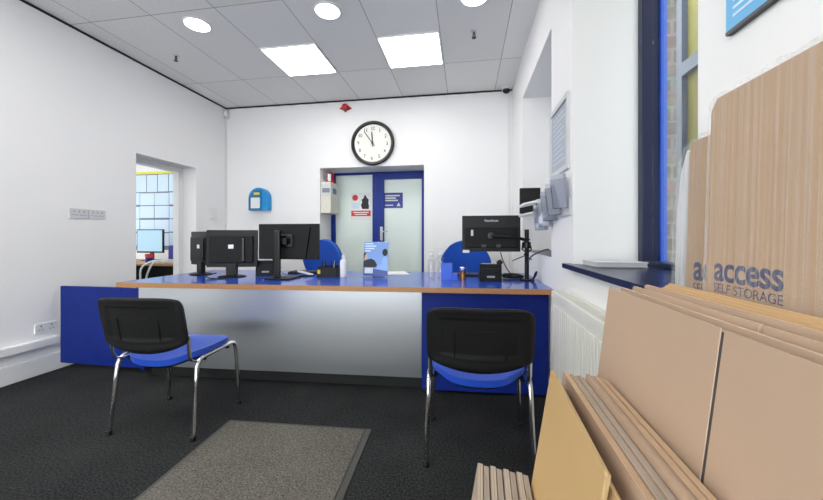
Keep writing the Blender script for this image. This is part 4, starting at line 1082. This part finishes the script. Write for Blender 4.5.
# four thin folded ones at the front
ordn = ['front one of the four', 'second one of the four', 'third one of the four', 'back one by the tan sheet']
for k in range(4):
    flat_box('thin folded carton at the bottom of the photo, '+ordn[k], -0.091+0.0262*k, 0.652-0.002*k, 0.735-0.002*k, 0.25, 0.0235, M['card_dark'], M['edge_a'], 'thin folded cartons at the front', slope=0.16, yaw=math.radians(-2.6))
flat_box('tan cardboard sheet with sloping corner standing in front of the brown stacks', 0.0195, 0.866, 0.71, 0.41, 0.007, M['card_tan'], M['edge_t'], slope=0.16, fill=0.47, yaw=math.radians(-2.6))
flat_box('second tan cardboard sheet just behind the front tan one, reaching closer to the camera', 0.030, 0.845, 0.70, 0.385, 0.007, M['card_tan'], M['edge_t'], slope=0.16, yaw=math.radians(-2.4))
oa = ['front', 'middle', 'back']
for k in range(3):
    flat_box('flat brown carton in the grey-edged slab behind the tan sheets, %s one' % oa[k], 0.0875+0.0136*k, 0.852-0.0025*k, 0.735, 0.385, 0.0130, M['card_pink'], M['edge_a'] if k else M['edge_b'], 'flat cartons in the lower front slab', fill=0.42, yaw=math.radians(-1.6))
for k in range(3):
    flat_box('flat brown carton in the slab touching the slotted carton, %s one' % oa[k], 0.1290+0.0136*k, 0.853-0.0025*k, 0.730, 0.345, 0.0130, M['card_pink'], M['edge_b'] if k else M['card_pink'], 'flat cartons in the lower rear slab', fill=0.42, yaw=math.radians(-1.6))
flat_box('large pale flat carton with a dark slot between its two flaps', 0.1690, 1.018, 0.800, -0.30, 0.0125, M['card_pink'], M['edge_p'], None, (0.455,), 0.20, 0.0068, fill=0.12, yaw=math.radians(-1.6))
pn = ['directly behind the large slotted carton', 'second behind the large slotted carton', 'third behind the large slotted carton, before the orange ones']
for k in range(3):
    flat_box('pale flat carton '+pn[k], 0.1880+0.0200*k, 1.020+0.005*k, 0.775-0.012*k, -0.30, 0.0150, M['card_pink'], M['edge_p'], 'pale flat cartons behind the slotted one', (0.45,) if k == 1 else (), 0.12, fill=0.30 if k == 1 else 0.44, yaw=math.radians(-1.1+0.35*k))
on_ = ['front one', 'second one', 'middle one', 'fourth one', 'back one touching the bundle']
for k in range(5):
    flat_box('orange-brown flat carton before the wrapped bundles, '+on_[k], 0.2485+0.0098*k, 1.019+0.0028*k, 0.745+0.008*k, -0.30, 0.0088, M['card_orange'], M['edge_o'], 'orange-brown cartons in the rear row', fill=0.40)
def bundle(label, x, z_top, y_far, y_near, th, ty, milky, loose=0.004, ts=1.0):
    """bundle of flat boxes standing on end in plastic wrap, upright against the wall"""
    s2 = 0.028; th_ = math.atan(s2)
    t = tag(root('wrapped_carton_bundle', (x-s2*z_top, (y_far+y_near)/2, 0)), label, 'cardboard bundle')
    ln = y_far-y_near; c_, s_2 = math.cos(th_), math.sin(th_); hgt = z_top/c_
    Mx = frame_mat((0, 0, 0), (0, -1, 0), (s_2, 0, c_), (-c_, 0, s_2)) @ Matrix.Translation((0, 0.004, 0))
    n = 5; d = th/n
    for k in range(n):
        r = 0.012
        dx_ = 0.0015*((k*7) % 3)
        p = [(-ln/2+dx_, 0), (ln/2-dx_, 0), (ln/2-dx_, hgt-r), (ln/2-dx_-r, hgt-0.001*k), (-ln/2+dx_+r*1.2, hgt-0.002*k), (-ln/2+dx_, hgt-r*1.6)]
        MB().prism(p, -d*(k+0.94), -d*k, Mx).build('carton', M['card_brown'], t)
    # plastic film round everything, loose and lumpy at the top and the far edge
    random.seed(5 if milky else 9)
    wob = [random.uniform(-0.002, 0.004) for _ in range(40)]
    P = []
    N = 40
    for i in range(N+1):
        u = -ln/2-0.004+(ln+0.008)*i/N
        P.append((u, hgt+0.006+wob[i % 40]))
    poly = [(-ln/2-loose*0.6, 0.0), (ln/2+0.004, 0.0)]+P[::-1][:-1]+[(-ln/2-loose*0.3, hgt-0.004), (-ln/2-loose*0.75, hgt-0.05), (-ln/2-loose, hgt-0.16), (-ln/2-loose*0.9, hgt*0.6)]
    MB().prism(poly, -th-0.002, 0.003, Mx).build('plastic_wrap', M['wrap'], t)
    if milky:
        MB().prism([(-ln/2-loose*0.62, 0.0), (-ln/2-0.001, 0.0), (-ln/2-0.001, hgt-0.02), (-ln/2-loose*0.35, hgt-0.012), (-ln/2-loose*0.78, hgt-0.06), (-ln/2-loose*1.02, hgt-0.165), (-ln/2-loose*0.92, hgt*0.6)], -th*0.7, -th*0.1, Mx).build('wrap_fold', M['wrapmilky'], t)
    # printed lettering, read from the far end towards the camera
    Ly = y_far-ty-ln/2
    text_mesh('printed_word', 'access', 0.134*ts, 0.031*ts, M['blueink'], t, Mx @ Matrix.Translation((Ly, (1.048-0.018*(ts-1)/0.3)/c_, 0.0)), 0.0004, 0.022, 0.95)
    text_mesh('printed_words', 'SELF STORAGE', 0.134*ts, 0.0152*ts, M['blueink'], t, Mx @ Matrix.Translation((Ly, (1.029-0.024*(ts-1)/0.3)/c_, 0.0)), 0.0004, 0.004)
    return t
bundle('tall plastic-wrapped bundle of brown cartons with dark lettering at the right', 0.443, 1.372, 0.700, -0.25, 0.05, 0.680, False)
bundle('plastic-wrapped carton bundle behind the tall one, beside the window', 0.503, 1.338, 0.865, -0.10, 0.055, 0.838, True, 0.05, 1.3)

# ------------------------------------------------------------------ light, camera
w = bpy.data.worlds.new('daylight'); scene.world = w; w.use_nodes = True
bg = w.node_tree.nodes['Background']; bg.inputs['Color'].default_value = (0.90, 0.955, 1.0, 1); bg.inputs['Strength'].default_value = 4.6

cam_d = bpy.data.cameras.new('camera'); cam = bpy.data.objects.new('camera', cam_d); COL.objects.link(cam)
cam_d.sensor_width = 36.0; cam_d.sensor_fit = 'HORIZONTAL'; cam_d.lens = 340.0/823*36
cam_d.shift_y = -13.7/823; cam_d.clip_start = 0.02
cam.location = (0, 0, 1.13)
cam.rotation_euler = (PI/2, 0, math.atan(54.5/340))
scene.camera = cam
vs = scene.view_settings
vs.view_transform = 'Standard'; vs.look = 'None'; vs.gamma = 1.0; vs.use_curve_mapping = False
vs.exposure = 0.28
